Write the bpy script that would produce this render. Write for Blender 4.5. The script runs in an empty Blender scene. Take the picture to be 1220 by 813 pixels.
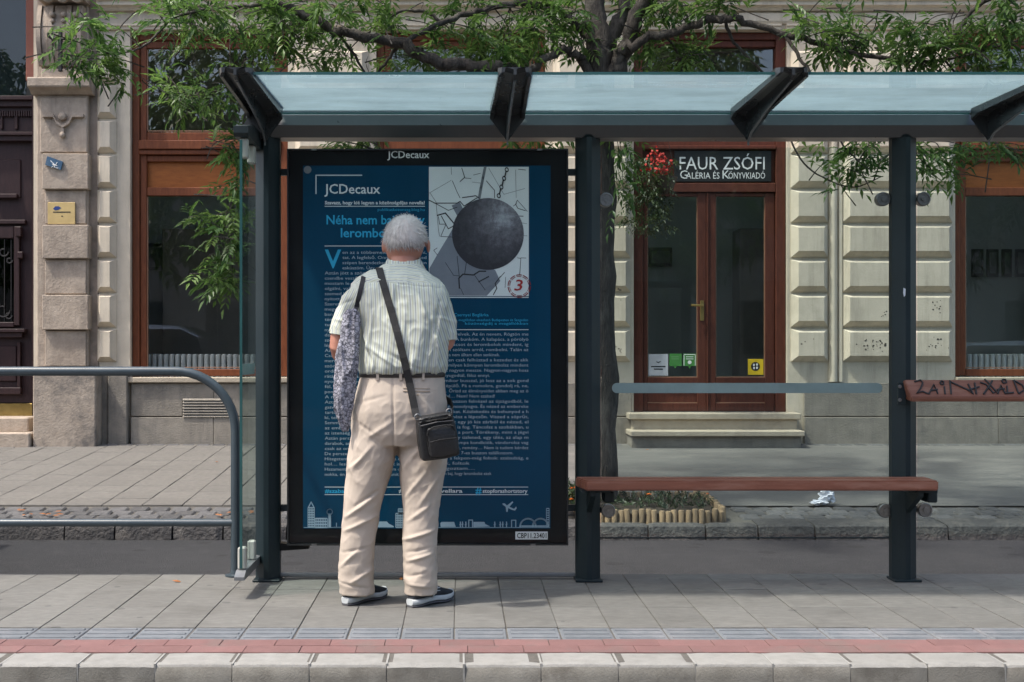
import bpy, bmesh, math, random
import numpy as np
from mathutils import Vector, Matrix, noise
random.seed(7); np.random.seed(7)
R = math.radians
scene = bpy.context.scene
C = scene.collection

# ------------------------------------------------------------------ camera
F = 1500.0; VX, VY, CH = 545.0, 419.0, 1.09        # focal length and vanishing point in photo pixels, eye height
cam_d = bpy.data.cameras.new('camera'); cam = bpy.data.objects.new('camera', cam_d); C.objects.link(cam)
cam.location = (0, 0, CH); cam.rotation_euler = (R(90), 0, 0)
cam_d.sensor_width = 36; cam_d.lens = 36 * F / 1220
cam_d.shift_x = (610 - VX) / 1220; cam_d.shift_y = (VY - 406.5) / 1220
cam_d.clip_start = 0.05; cam_d.clip_end = 2000
scene.camera = cam
# ------------------------------------------------------------------ sky, sun, exposure
SUN_EL, SUN_AZ = 61.0, 247.0                        # azimuth clockwise from +Y; the sun stands high on the left, a little behind the camera
world = bpy.data.worlds.new('World'); scene.world = world; world.use_nodes = True
wn = world.node_tree.nodes; wn.clear()
wo = wn.new('ShaderNodeOutputWorld'); wb = wn.new('ShaderNodeBackground'); ws = wn.new('ShaderNodeTexSky')
ws.sky_type = 'NISHITA'; ws.sun_disc = False; ws.sun_elevation = R(SUN_EL); ws.sun_rotation = R(SUN_AZ)
ws.air_density = 1.0; ws.dust_density = 4.0; ws.ozone_density = 1.0
wb.inputs['Strength'].default_value = 0.15
world.node_tree.links.new(ws.outputs[0], wb.inputs[0]); world.node_tree.links.new(wb.outputs[0], wo.inputs[0])
sd = bpy.data.lights.new('sun', 'SUN'); sun = bpy.data.objects.new('sun', sd); C.objects.link(sun)
sd.energy = 2.1; sd.angle = R(2.5); sd.color = (1.0, 0.95, 0.87)
sdir = Vector((math.sin(R(SUN_AZ)) * math.cos(R(SUN_EL)), math.cos(R(SUN_AZ)) * math.cos(R(SUN_EL)), math.sin(R(SUN_EL))))
sun.rotation_euler = sdir.to_track_quat('Z', 'Y').to_euler()
sun.location = (-6, -12, 30)
scene.view_settings.view_transform = 'Standard'; scene.view_settings.look = 'None'
scene.view_settings.exposure = 1.03; scene.view_settings.gamma = 1.0
scene.render.engine = 'CYCLES'
scene.cycles.max_bounces = 10; scene.cycles.transparent_max_bounces = 24
scene.cycles.caustics_reflective = False; scene.cycles.caustics_refractive = False

# ------------------------------------------------------------------ helpers
def px(x, Y): return (x - VX) * Y / F                # photo pixel -> metres at distance Y
def pz(y, Y): return CH + (VY - y) * Y / F
def P(x, y, Y): return Vector((px(x, Y), Y, pz(y, Y)))

def nn(nt, t, **kw):
    n = nt.nodes.new(t)
    for k, v in kw.items():
        if hasattr(n, k): setattr(n, k, v)
        else: n.inputs[k.replace('_', ' ')].default_value = v
    return n

MATS = {}
def mat(name, c1, c2=None, scale=6.0, rough=0.7, bump=0.0, bscale=60.0, metal=0.0, rnd=0.0, stretch=(1, 1, 1),
        detail=5.0, spec=0.5, c3=None, s3=1.5, a3=(0.5, 0.65), coat=0.0, objco=False, bdist=0.01, spots=None, streak=None):
    """procedural surface: two noise-mixed tones, a third tone in patches, per-piece tint, fine relief"""
    if name in MATS: return MATS[name]
    m = bpy.data.materials.new(name); m.use_nodes = True; nt = m.node_tree; L = nt.links.new
    b = nt.nodes['Principled BSDF']
    b.inputs['Roughness'].default_value = rough; b.inputs['Metallic'].default_value = metal
    b.inputs['Specular IOR Level'].default_value = spec; b.inputs['Coat Weight'].default_value = coat
    c2 = c2 or tuple(x * 0.8 for x in c1)
    if objco:
        co = nn(nt, 'ShaderNodeTexCoord').outputs['Object']
    else:
        co = nn(nt, 'ShaderNodeNewGeometry').outputs['Position']
    mp = nn(nt, 'ShaderNodeMapping'); mp.inputs['Scale'].default_value = stretch; L(co, mp.inputs[0])
    oi = nn(nt, 'ShaderNodeObjectInfo')
    tx = nn(nt, 'ShaderNodeTexNoise', Scale=scale, Detail=detail, Roughness=0.65); L(mp.outputs[0], tx.inputs['Vector'])
    rp = nn(nt, 'ShaderNodeValToRGB'); rp.color_ramp.elements[0].position = 0.32; rp.color_ramp.elements[1].position = 0.68
    rp.color_ramp.elements[0].color = (*c2, 1); rp.color_ramp.elements[1].color = (*c1, 1)
    L(tx.outputs['Fac'], rp.inputs[0]); col = rp.outputs[0]
    if c3:
        t3 = nn(nt, 'ShaderNodeTexNoise', Scale=s3, Detail=6.0, Roughness=0.7); L(mp.outputs[0], t3.inputs['Vector'])
        r3 = nn(nt, 'ShaderNodeMapRange'); r3.inputs[1].default_value, r3.inputs[2].default_value = a3; L(t3.outputs['Fac'], r3.inputs[0])
        mx = nn(nt, 'ShaderNodeMix', data_type='RGBA'); mx.inputs[7].default_value = (*c3, 1)
        L(r3.outputs[0], mx.inputs[0]); L(col, mx.inputs[6]); col = mx.outputs[2]
    if spots:                                         # trodden gum and oil spots of uneven size
        vo = nn(nt, 'ShaderNodeTexVoronoi', Scale=spots[0]); vo.inputs['Randomness'].default_value = 1.0; L(co, vo.inputs['Vector'])
        sx = nn(nt, 'ShaderNodeSeparateColor'); L(vo.outputs['Color'], sx.inputs[0])
        th = nn(nt, 'ShaderNodeMath', operation='MULTIPLY'); th.inputs[1].default_value = spots[1]; L(sx.outputs[0], th.inputs[0])
        lt_ = nn(nt, 'ShaderNodeMath', operation='LESS_THAN'); L(vo.outputs['Distance'], lt_.inputs[0]); L(th.outputs[0], lt_.inputs[1])
        k_ = nn(nt, 'ShaderNodeMath', operation='MULTIPLY'); k_.inputs[1].default_value = .55; L(lt_.outputs[0], k_.inputs[0])
        mx = nn(nt, 'ShaderNodeMix', data_type='RGBA'); mx.inputs[7].default_value = (*spots[2], 1); L(k_.outputs[0], mx.inputs[0]); L(col, mx.inputs[6]); col = mx.outputs[2]
    if streak:                                        # soot and rain streaks running down a wall
        ms = nn(nt, 'ShaderNodeMapping'); ms.inputs['Scale'].default_value = (5.5, 5.5, .55); L(co, ms.inputs[0])
        t4 = nn(nt, 'ShaderNodeTexNoise', Scale=1.6, Detail=7.0, Roughness=.72); L(ms.outputs[0], t4.inputs['Vector'])
        r4 = nn(nt, 'ShaderNodeMapRange'); r4.inputs[1].default_value, r4.inputs[2].default_value, r4.inputs[4].default_value = .5, .78, streak[1]; L(t4.outputs['Fac'], r4.inputs[0])
        mx = nn(nt, 'ShaderNodeMix', data_type='RGBA'); mx.inputs[7].default_value = (*streak[0], 1); L(r4.outputs[0], mx.inputs[0]); L(col, mx.inputs[6]); col = mx.outputs[2]
    if rnd:
        mr = nn(nt, 'ShaderNodeMapRange'); mr.inputs[3].default_value = 1 - rnd; mr.inputs[4].default_value = 1 + rnd
        L(oi.outputs['Random'], mr.inputs[0])
        hv = nn(nt, 'ShaderNodeHueSaturation'); L(mr.outputs[0], hv.inputs['Value']); L(col, hv.inputs['Color']); col = hv.outputs[0]
    L(col, b.inputs['Base Color'])
    rr = nn(nt, 'ShaderNodeMapRange'); rr.inputs[3].default_value = max(0, rough - 0.08); rr.inputs[4].default_value = min(1, rough + 0.08)
    L(tx.outputs['Fac'], rr.inputs[0]); L(rr.outputs[0], b.inputs['Roughness'])
    if bump:
        tb = nn(nt, 'ShaderNodeTexNoise', Scale=bscale, Detail=4.0, Roughness=0.6); L(mp.outputs[0], tb.inputs['Vector'])
        bp = nn(nt, 'ShaderNodeBump', Strength=bump, Distance=bdist); L(tb.outputs['Fac'], bp.inputs['Height']); L(bp.outputs[0], b.inputs['Normal'])
    MATS[name] = m; return m

def glass(name, tint=(0.9, 0.95, 0.94), refl=1.0, rough=0.0, ior=1.5):
    """thin pane: lets light through with a tint, mirrors by Fresnel"""
    if name in MATS: return MATS[name]
    m = bpy.data.materials.new(name); m.use_nodes = True; nt = m.node_tree; nt.nodes.clear(); L = nt.links.new
    o = nn(nt, 'ShaderNodeOutputMaterial'); t = nn(nt, 'ShaderNodeBsdfTransparent'); t.inputs[0].default_value = (*tint, 1)
    g = nn(nt, 'ShaderNodeBsdfGlossy'); g.inputs['Roughness'].default_value = rough; g.inputs[0].default_value = (1, 1, 1, 1)
    f = nn(nt, 'ShaderNodeFresnel'); f.inputs[0].default_value = ior
    mm = nn(nt, 'ShaderNodeMath', operation='MULTIPLY'); mm.inputs[1].default_value = refl; L(f.outputs[0], mm.inputs[0])
    ge = nn(nt, 'ShaderNodeNewGeometry'); inv = nn(nt, 'ShaderNodeMath', operation='SUBTRACT'); inv.inputs[0].default_value = 1; L(ge.outputs['Backfacing'], inv.inputs[1])
    m3 = nn(nt, 'ShaderNodeMath', operation='MULTIPLY'); L(mm.outputs[0], m3.inputs[0]); L(inv.outputs[0], m3.inputs[1]); mm = m3   # the leaving face only lets light out
    x = nn(nt, 'ShaderNodeMixShader'); L(mm.outputs[0], x.inputs[0]); L(t.outputs[0], x.inputs[1]); L(g.outputs[0], x.inputs[2])
    L(x.outputs[0], o.inputs[0]); MATS[name] = m; return m

def frosted(name, col, trans=0.6, rough=0.1, clear=0.0):
    """translucent glass: scatters light through itself, a little gloss on top"""
    if name in MATS: return MATS[name]
    m = bpy.data.materials.new(name); m.use_nodes = True; nt = m.node_tree; nt.nodes.clear(); L = nt.links.new
    o = nn(nt, 'ShaderNodeOutputMaterial'); t = nn(nt, 'ShaderNodeBsdfTranslucent'); d = nn(nt, 'ShaderNodeBsdfDiffuse')
    g0 = nn(nt, 'ShaderNodeNewGeometry'); mp = nn(nt, 'ShaderNodeMapping'); mp.inputs['Scale'].default_value = (1, 2.5, 1); L(g0.outputs['Position'], mp.inputs[0])   # dust and dried rain on the pane
    n1 = nn(nt, 'ShaderNodeTexNoise', Scale=2.2, Detail=9.0, Roughness=.72); L(mp.outputs[0], n1.inputs['Vector']); rp = nn(nt, 'ShaderNodeValToRGB'); els = rp.color_ramp.elements
    els[0].position, els[1].position = .34, .66; els[0].color = (*[c * .8 for c in col], 1); els[1].color = (*[min(1, c * 1.12) for c in col], 1); L(n1.outputs['Fac'], rp.inputs[0]); L(rp.outputs[0], t.inputs[0]); L(rp.outputs[0], d.inputs[0])
    a = nn(nt, 'ShaderNodeMixShader'); a.inputs[0].default_value = trans; L(d.outputs[0], a.inputs[1]); L(t.outputs[0], a.inputs[2])
    c = nn(nt, 'ShaderNodeBsdfTransparent'); c.inputs[0].default_value = (*col, 1)
    a2 = nn(nt, 'ShaderNodeMixShader'); a2.inputs[0].default_value = clear; L(a.outputs[0], a2.inputs[1]); L(c.outputs[0], a2.inputs[2])
    g = nn(nt, 'ShaderNodeBsdfGlossy'); g.inputs['Roughness'].default_value = rough
    f = nn(nt, 'ShaderNodeFresnel'); f.inputs[0].default_value = 1.5
    ge = nn(nt, 'ShaderNodeNewGeometry'); inv = nn(nt, 'ShaderNodeMath', operation='SUBTRACT'); inv.inputs[0].default_value = 1; L(ge.outputs['Backfacing'], inv.inputs[1])
    m3 = nn(nt, 'ShaderNodeMath', operation='MULTIPLY'); L(f.outputs[0], m3.inputs[0]); L(inv.outputs[0], m3.inputs[1])
    x = nn(nt, 'ShaderNodeMixShader'); L(m3.outputs[0], x.inputs[0]); L(a2.outputs[0], x.inputs[1]); L(g.outputs[0], x.inputs[2])
    L(x.outputs[0], o.inputs[0]); MATS[name] = m; return m

WL = {}                                              # world origin of every object made here (parents only translate)
def tag(o, label=None, cat=None, group=None, kind=None):
    if label: o['label'] = label
    if cat: o['category'] = cat
    if group: o['group'] = group
    if kind: o['kind'] = kind
    return o
def link(o, parent=None, loc=(0, 0, 0)):
    """loc is given in world metres; a child's location is stored relative to its parent"""
    C.objects.link(o); loc = Vector(loc)
    if parent is not None:
        o.parent = parent; o.location = loc - WL[parent]
    else: o.location = loc
    WL[o] = loc.copy(); return o
def thing(name, label, cat, loc, group=None, kind=None):
    o = bpy.data.objects.new(name, None); o.empty_display_size = 0.1; link(o, None, loc); return tag(o, label, cat, group, kind)
def raw(name, verts, faces, material, parent=None, smooth=False, origin=None):
    """one mesh object from world-space vertices"""
    vs = [Vector(v) for v in verts]
    if origin is None:
        xs = [v.x for v in vs]; ys = [v.y for v in vs]; zs = [v.z for v in vs]
        origin = Vector(((min(xs) + max(xs)) / 2, (min(ys) + max(ys)) / 2, min(zs)))
    origin = Vector(origin)
    me = bpy.data.meshes.new(name); me.from_pydata([v - origin for v in vs], [], faces); me.update()
    if smooth:
        for p in me.polygons: p.use_smooth = True
    if material: me.materials.append(material)
    return link(bpy.data.objects.new(name, me), parent, origin)
def share(name, src, parent, loc, rotz=0, material=None):
    o = bpy.data.objects.new(name, src.data if hasattr(src, 'data') else src); link(o, parent, loc); o.rotation_euler.z = rotz; return o

class MB:
    def __init__(s): s.v = []; s.f = []
    def add(s, vs, fs):
        n = len(s.v); s.v += [Vector(v) for v in vs]; s.f += [tuple(i + n for i in f) for f in fs]; return s
    def box(s, x0, x1, y0, y1, z0, z1, b=0.0):
        """box; b bevels all edges (chamfer)"""
        if x0 > x1: x0, x1 = x1, x0
        if y0 > y1: y0, y1 = y1, y0
        if z0 > z1: z0, z1 = z1, z0
        if b <= 0:
            return s.add([(x0, y0, z0), (x1, y0, z0), (x1, y1, z0), (x0, y1, z0), (x0, y0, z1), (x1, y0, z1), (x1, y1, z1), (x0, y1, z1)],
                         [(3, 2, 1, 0), (4, 5, 6, 7), (0, 1, 5, 4), (1, 2, 6, 5), (2, 3, 7, 6), (3, 0, 4, 7)])
        b = min(b, (x1 - x0) * .45, (y1 - y0) * .45, (z1 - z0) * .45)
        bm = bmesh.new(); bmesh.ops.create_cube(bm, size=1)
        for v in bm.verts: v.co = Vector(((x0 + x1) / 2 + v.co.x * (x1 - x0), (y0 + y1) / 2 + v.co.y * (y1 - y0), (z0 + z1) / 2 + v.co.z * (z1 - z0)))
        bmesh.ops.bevel(bm, geom=bm.edges[:], offset=b, segments=1, affect='EDGES')
        bm.verts.index_update(); s.add([v.co.copy() for v in bm.verts], [tuple(v.index for v in f.verts) for f in bm.faces]); bm.free(); return s
    def prism(s, poly, axis, a0, a1):
        """closed polygon (2D list) swept along an axis: 'x' takes (y,z), 'y' takes (x,z), 'z' takes (x,y)"""
        def p(q, a): return {'x': (a, q[0], q[1]), 'y': (q[0], a, q[1]), 'z': (q[0], q[1], a)}[axis]
        n = len(poly); vs = [p(q, a0) for q in poly] + [p(q, a1) for q in poly]
        fs = [(i, (i + 1) % n, n + (i + 1) % n, n + i) for i in range(n)] + [tuple(range(n - 1, -1, -1)), tuple(range(n, 2 * n))]
        return s.add(vs, fs)
    def tube(s, pts, rad, n=10, cap=True):
        pts = [Vector(p) for p in pts]; m = len(pts)
        rad = rad if hasattr(rad, '__len__') else [rad] * m
        up = None; rings = []
        for i, p in enumerate(pts):
            t = (pts[min(i + 1, m - 1)] - pts[max(i - 1, 0)]).normalized()
            if up is None: up = t.orthogonal().normalized()
            up = (up - t * up.dot(t)).normalized(); w = t.cross(up)
            rings.append([p + (up * math.cos(2 * math.pi * k / n) + w * math.sin(2 * math.pi * k / n)) * rad[i] for k in range(n)])
        vs = [v for r in rings for v in r]; fs = []
        for i in range(m - 1):
            for k in range(n): fs.append((i * n + k, i * n + (k + 1) % n, (i + 1) * n + (k + 1) % n, (i + 1) * n + k))
        if cap: fs += [tuple(range(n - 1, -1, -1)), tuple(range((m - 1) * n, m * n))]
        return s.add(vs, fs)
    def lathe(s, prof, c, axis='z', n=16):
        """profile (r, h) turned round an axis through c"""
        c = Vector(c); vs = []
        for r, h in prof:
            for k in range(n):
                a = 2 * math.pi * k / n; u, w = r * math.cos(a), r * math.sin(a)
                vs.append(c + Vector({'z': (u, w, h), 'y': (u, h, w), 'x': (h, u, w)}[axis]))
        fs = []
        for i in range(len(prof) - 1):
            for k in range(n): fs.append((i * n + k, i * n + (k + 1) % n, (i + 1) * n + (k + 1) % n, (i + 1) * n + k))
        fs += [tuple(range(n - 1, -1, -1)), tuple(range((len(prof) - 1) * n, len(prof) * n))]
        return s.add(vs, fs)
    def loft(s, rings):
        n = len(rings[0]); vs = [v for r in rings for v in r]; fs = []
        for i in range(len(rings) - 1):
            for k in range(n): fs.append((i * n + k, i * n + (k + 1) % n, (i + 1) * n + (k + 1) % n, (i + 1) * n + k))
        fs += [tuple(range(n - 1, -1, -1)), tuple(range((len(rings) - 1) * n, len(rings) * n))]
        return s.add(vs, fs)
    def build(s, name, material, parent=None, smooth=False, origin=None):
        o = raw(name, s.v, s.f, material, parent, smooth, origin)
        bm = bmesh.new(); bm.from_mesh(o.data); bmesh.ops.recalc_face_normals(bm, faces=bm.faces[:]); bm.to_mesh(o.data); bm.free()
        return o
def autosmooth(o, ang=40):
    me = o.data
    bm = bmesh.new(); bm.from_mesh(me)
    for f in bm.faces: f.smooth = True
    for e in bm.edges:
        e.smooth = not (len(e.link_faces) == 2 and e.calc_face_angle(0) > R(ang))
    bm.to_mesh(me); bm.free(); return o
def boxo(name, x0, x1, y0, y1, z0, z1, material, parent=None, b=0.0): return MB().box(x0, x1, y0, y1, z0, z1, b).build(name, material, parent)

def text_geo(body, size, x, z, y, align='LEFT', width=None, shear=0.0, bold=0.0, spacing=1.0, cap_h=None):
    """vertices and faces of a line of print on an upright surface facing the camera; z is the baseline"""
    cu = bpy.data.curves.new('line', 'FONT'); cu.body = body; cu.size = size; cu.align_x = align; cu.shear = shear; cu.offset = bold
    cu.space_character = spacing; cu.resolution_u = 2
    ob = bpy.data.objects.new('line', cu); C.objects.link(ob)
    me = bpy.data.meshes.new_from_object(ob.evaluated_get(bpy.context.evaluated_depsgraph_get()))
    vs = [v.co.copy() for v in me.vertices]; fs = [tuple(p.vertices) for p in me.polygons]
    bpy.data.objects.remove(ob); bpy.data.curves.remove(cu); bpy.data.meshes.remove(me)
    if not vs: return [], []
    xs = [v.x for v in vs]; k = 1.0
    if width: k = width / (max(xs) - min(xs))
    x_ref = {'LEFT': min(xs), 'RIGHT': max(xs), 'CENTER': (min(xs) + max(xs)) / 2}[align]
    return [Vector((x + (v.x - x_ref) * k, y, z + v.y)) for v in vs], fs
# ------------------------------------------------------------------ materials of the place
M_asph = mat('asphalt', (.066, .068, .073), (.02, .021, .024), scale=75, rough=.9, bump=1.0, bscale=120, bdist=.03, c3=(.058, .059, .063), s3=.7, a3=(.48, .7), spots=(3.0, .2, (.02, .02, .022)), streak=((.075, .075, .078), .7))
M_track = mat('track_asphalt', (.12, .12, .12), (.08, .08, .08), scale=120, rough=.9, bump=.5, bscale=240)
M_slab = mat('concrete_slab', (.175, .172, .158), (.122, .12, .11), scale=16, rough=.85, bump=.5, bscale=130, rnd=.1, c3=(.105, .102, .092), s3=2.1, a3=(.5, .74), stretch=(1, 2.2, 1), spots=(7.0, .16, (.06, .06, .058)), bdist=.004)
M_joint = mat('joint_sand', (.125, .115, .1), (.085, .08, .07), scale=40, rough=.95, bump=.5, bscale=150)
M_tact = mat('tactile_grey', (.165, .18, .195), (.13, .142, .155), scale=14, rough=.8, bump=.4, bscale=200, rnd=.08, c3=(.20, .205, .215), s3=3)
M_red = mat('red_block', (.21, .112, .105), (.175, .09, .084), scale=12, rough=.85, bump=.4, bscale=240, rnd=.09, c3=(.165, .11, .1), s3=4)
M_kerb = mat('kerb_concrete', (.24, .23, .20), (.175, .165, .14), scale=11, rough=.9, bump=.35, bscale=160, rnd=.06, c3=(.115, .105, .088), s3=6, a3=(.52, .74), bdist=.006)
M_ktop = mat('kerb_top_pale', (.28, .275, .255), (.215, .21, .193), scale=14, rough=.85, bump=.3, bscale=150, rnd=.05, c3=(.2, .195, .18), s3=7, a3=(.58, .74))
M_gran = mat('kerb_granite', (.085, .082, .08), (.045, .043, .043), scale=30, rough=.8, bump=.9, bscale=34, rnd=.12, c3=(.12, .11, .1), s3=5, bdist=.02)
M_sett = mat('sett_stone', (.115, .113, .113), (.07, .07, .072), scale=18, rough=.8, bump=.8, bscale=40, rnd=.25, bdist=.012)
M_walk = mat('walk_slab', (.175, .166, .15), (.125, .119, .108), scale=22, rough=.9, bump=.4, bscale=200, rnd=.05, c3=(.13, .123, .112), s3=1.2, a3=(.5, .75))
M_wasph = mat('walk_asphalt', (.145, .14, .131), (.105, .102, .097), scale=30, rough=.92, bump=.5, bscale=200, c3=(.2, .19, .173), s3=.8, a3=(.5, .7), stretch=(.6, 1.6, 1))
M_cream = mat('cream_stucco', (.68, .60, .475), (.58, .51, .40), scale=5, rough=.9, bump=.25, bscale=60, c3=(.50, .44, .34), s3=1.7, a3=(.55, .8), rnd=.05, streak=((.27, .235, .19), .6))
M_beige = mat('beige_sandstone', (.45, .375, .30), (.35, .285, .225), scale=9, rough=.92, bump=.6, bscale=45, rnd=.07, c3=(.23, .19, .155), s3=2.2, a3=(.5, .72), streak=((.16, .14, .12), .6))
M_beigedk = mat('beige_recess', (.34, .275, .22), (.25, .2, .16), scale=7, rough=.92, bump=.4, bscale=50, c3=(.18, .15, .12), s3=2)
M_plinth = mat('plinth_stone', (.30, .27, .225), (.22, .198, .165), scale=7, rough=.92, bump=.6, bscale=60, rnd=.08, c3=(.15, .14, .125), s3=1.6, a3=(.5, .72), streak=((.11, .105, .1), .6))
M_step = mat('step_limestone', (.46, .40, .31), (.37, .315, .24), scale=8, rough=.85, bump=.4, bscale=60, rnd=.05, c3=(.33, .28, .22), s3=2.4)
M_wood = mat('brown_wood', (.19, .060, .025), (.12, .037, .016), scale=7, spec=.25, rough=.5, bump=.15, bscale=60, stretch=(6, 6, 1), rnd=.06)
M_woodh = mat('panel_wood', (.36, .12, .03), (.25, .08, .02), scale=6, spec=.25, rough=.5, bump=.1, bscale=40, stretch=(1, 6, 5), rnd=.05)
M_doorw = mat('door_wood', (.12, .036, .021), (.078, .024, .015), scale=7, spec=.25, rough=.5, bump=.15, bscale=60, stretch=(6, 6, 1), rnd=.05)
M_dark = mat('dark_oak', (.040, .020, .021), (.025, .013, .014), scale=9, spec=.3, rough=.5, bump=.2, bscale=50, stretch=(5, 5, 1))
M_jamb = mat('red_jamb', (.24, .085, .055), (.19, .065, .045), scale=6, rough=.7, bump=.2, bscale=60)
M_brass = mat('brass', (.45, .33, .12), (.33, .23, .08), scale=9, rough=.38, metal=.9)
M_iron = mat('wrought_iron', (.03, .028, .028), (.018, .018, .018), scale=20, rough=.6, metal=.3, bump=.3)
M_roomw = mat('room_plaster', (.74, .75, .70), (.68, .69, .64), scale=2, rough=.9)
M_roomd = mat('room_dark', (.30, .27, .23), (.24, .21, .18), scale=3, rough=.8)
M_rad = mat('radiator_enamel', (.72, .72, .70), (.66, .66, .64), scale=8, rough=.35)
G_win = glass('window_glass', (.95, .97, .96), refl=3.0, ior=1.52)
G_shel = glass('shelter_glass', (.86, .92, .91), refl=.9, ior=1.45)

# ------------------------------------------------------------------ ground
def sheet(name, x0, x1, y0, y1, z0, z1, m, kind='structure'):
    o = raw(name, [(x0, y0, z0), (x1, y0, z0), (x1, y1, z1), (x0, y1, z1)], [(0, 1, 2, 3)], m); tag(o, kind=kind); return o
sheet('ground', -400, 400, -400, 400, -.30, -.30, M_track)
road = sheet('road', -60, 60, 6.2, 8.62, -.196, -.20, M_asph)
def sw(Y): return -.095 + (Y - 8.6) * .0545          # the far pavement climbs to the house fronts

plat = boxo('platform', -14, 14, 4.44, 6.17, -.31, -.005, M_joint); tag(plat, kind='structure')
rr = random.Random(3)
def piece_set(name, src_size, places, m, parent, bev=.004, ridges=0, jit=.0012, tilt=.0):
    sx, sy, sz = src_size; mb = MB().box(-sx / 2, sx / 2, -sy / 2, sy / 2, -sz, 0, bev)
    for k in range(ridges):
        yy = -sy / 2 + sy * (k + .5) / ridges; mb.box(-sx / 2 + .012, sx / 2 - .012, yy - .011, yy + .011, -.002, .0042, .002)
    first = None
    for (x, y, z) in places:
        if first is None: first = mb.build(name, m, parent, origin=(0, 0, 0)); o = first; WL[o] = Vector((x, y, z)); o.location = Vector((x, y, z)) - WL[parent]
        else: o = share(name, first, parent, (x, y, z))
        o.location.z += rr.uniform(-jit, jit); o.location.x += rr.uniform(-.0008, .0008)
        if tilt: o.rotation_euler.x = rr.gauss(0, tilt); o.rotation_euler.y = rr.gauss(0, tilt)
    return first
cols = [-4.0 + .2045 * i for i in range(42)]
piece_set('paving_slab', (.2010, .398, .05), [(x + (.0 if j != 2 else .002), 5.172 + .4 * j, 0) for j in range(3) for x in cols if -3.9 < x < 4.4], M_slab, plat, .0015, tilt=.0014)
piece_set('tactile_tile', (.199, .199, .05), [(x, 4.868, -.001) for x in cols], M_tact, plat, .003, ridges=3, tilt=.002)
piece_set('red_block', (.2025, .0995, .05), [(x + .1 * (j % 2) + .05, 4.617 + .101 * j, 0) for j in range(2) for x in cols], M_red, plat, .0012, tilt=.002)
# kerb stones with a worn rounded nose, mortar in the joints
kb = MB(); W2 = .1336
prof = [(4.563, -.34), (4.563, -.001), (4.42, -.001), (4.41, -.004), (4.403, -.012), (4.4, -.05), (4.392, -.34)]
prng = random.Random(9)
for i in range(34):
    xc = -3.9 + .2705 * i
    if i < 5:
        kv = MB()
        pr = [(a + prng.uniform(-.002, .002), b) for a, b in prof]
        rings = []
        for t in np.linspace(-1, 1, 9):
            wob = prng.uniform(-.0012, .0012) if abs(t) < .99 else .0035
            rings.append([Vector((xc + t * W2, a + (wob if a < 4.5 else 0), b - (abs(wob) if -.03 < b else 0))) for a, b in pr])
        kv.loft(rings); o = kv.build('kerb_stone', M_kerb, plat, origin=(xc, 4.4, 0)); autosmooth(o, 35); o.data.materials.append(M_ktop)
        for f_ in o.data.polygons: f_.material_index = 1 if f_.normal.z > .35 else 0  # upward faces get the paler tone, all others the browner one
        if i == 0: kerbs = []
        kerbs.append(o)
    else:
        o = share('kerb_stone', prng.choice(kerbs), plat, (xc, 4.4 + prng.uniform(-.003, .003), prng.uniform(-.003, .001)))
M_mort = mat('mortar', (.31, .305, .285), (.25, .245, .225), scale=30, rough=.95, bump=.1, bscale=70)
mb = MB()
for i in range(33):
    xc = -3.9 + .2705 * (i + .5); mb.box(xc - .0035, xc + .0035, 4.404 + prng.uniform(-.002, .006), 4.56, -.33, -.003)
mb.build('kerb_mortar', M_mort, plat)

# far pavement: kerb, setts, slabs on the left, asphalt on the right
pav = raw('pavement', [(-60, 8.66, sw(8.66) - .014), (60, 8.66, sw(8.66) - .014), (60, 13.6, sw(13.6) - .014), (-60, 13.6, sw(13.6) - .014), (-60, 8.66, -.3), (60, 8.66, -.3)],
          [(0, 1, 2, 3), (4, 5, 1, 0)], M_joint); tag(pav, kind='structure')
sl = math.atan(.0545)
def set_on(o, Y): o.rotation_euler.x = sl
x = -8.0; prng = random.Random(21); base = None
while x < 10.5:
    L_ = prng.uniform(.34, .44) if -3 < x < 2.4 else prng.uniform(.7, 1.1)
    KD = 8.69 if .72 < x + L_ * .5 < 2.0 else 8.84; kv = MB(); rings = []
    for t in np.linspace(0, 1, 9):
        q = prng.uniform(-.007, .007); e = .008 if t in (0, 1) else 0
        rings.append([Vector((x + .006 + t * (L_ - .012), yy + (q + e if yy < 8.7 else 0), zz - (e if zz > -.2 else 0))) for yy, zz in
                      [(KD, -.3), (KD, sw(KD)), (8.645, sw(8.64)), (8.615, -.108), (8.606, -.15), (8.598, -.3)]])
    kv.loft(rings); o = kv.build('kerb_stone', M_gran, pav); autosmooth(o, 30); x += L_
setts = MB().box(-.07, .07, -.07, .07, -.05, 0, .012)
first = None
for j in range(3):
    x = -7.5 + .07 * (j % 2)
    while x < 7.5:
        Y = 8.925 + .15 * j
        if not (.78 < x < 2.0):
            if first is None: first = setts.build('sett', M_sett, pav, origin=(0, 0, 0)); o = first; o.location = Vector((x, Y, sw(Y) + .002)) - WL[pav]; WL[o] = Vector((x, Y, sw(Y)))
            else: o = share('sett', first, pav, (x, Y + prng.uniform(-.006, .006), sw(Y) + prng.uniform(-.004, .005)))
            o.scale.x = prng.uniform(.9, 1.02); o.rotation_euler = (sl + prng.gauss(0, .02), prng.gauss(0, .02), prng.gauss(0, .03))
        x += .152
x = -5.4
while x < 7.5:                                        # one row of setts along the house fronts
    if not px(740, 13) < x < px(965, 13) and x > px(120, 13):
        o = share('sett', first, pav, (x, 12.86, sw(12.86) + .004)); o.rotation_euler = (sl, 0, prng.gauss(0, .04)); o.scale = (prng.uniform(.9, 1.05), .8, 1)
    x += .156
wsl = MB().box(-.1475, .1475, -.1475, .1475, -.04, 0, .004); first = None
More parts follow.
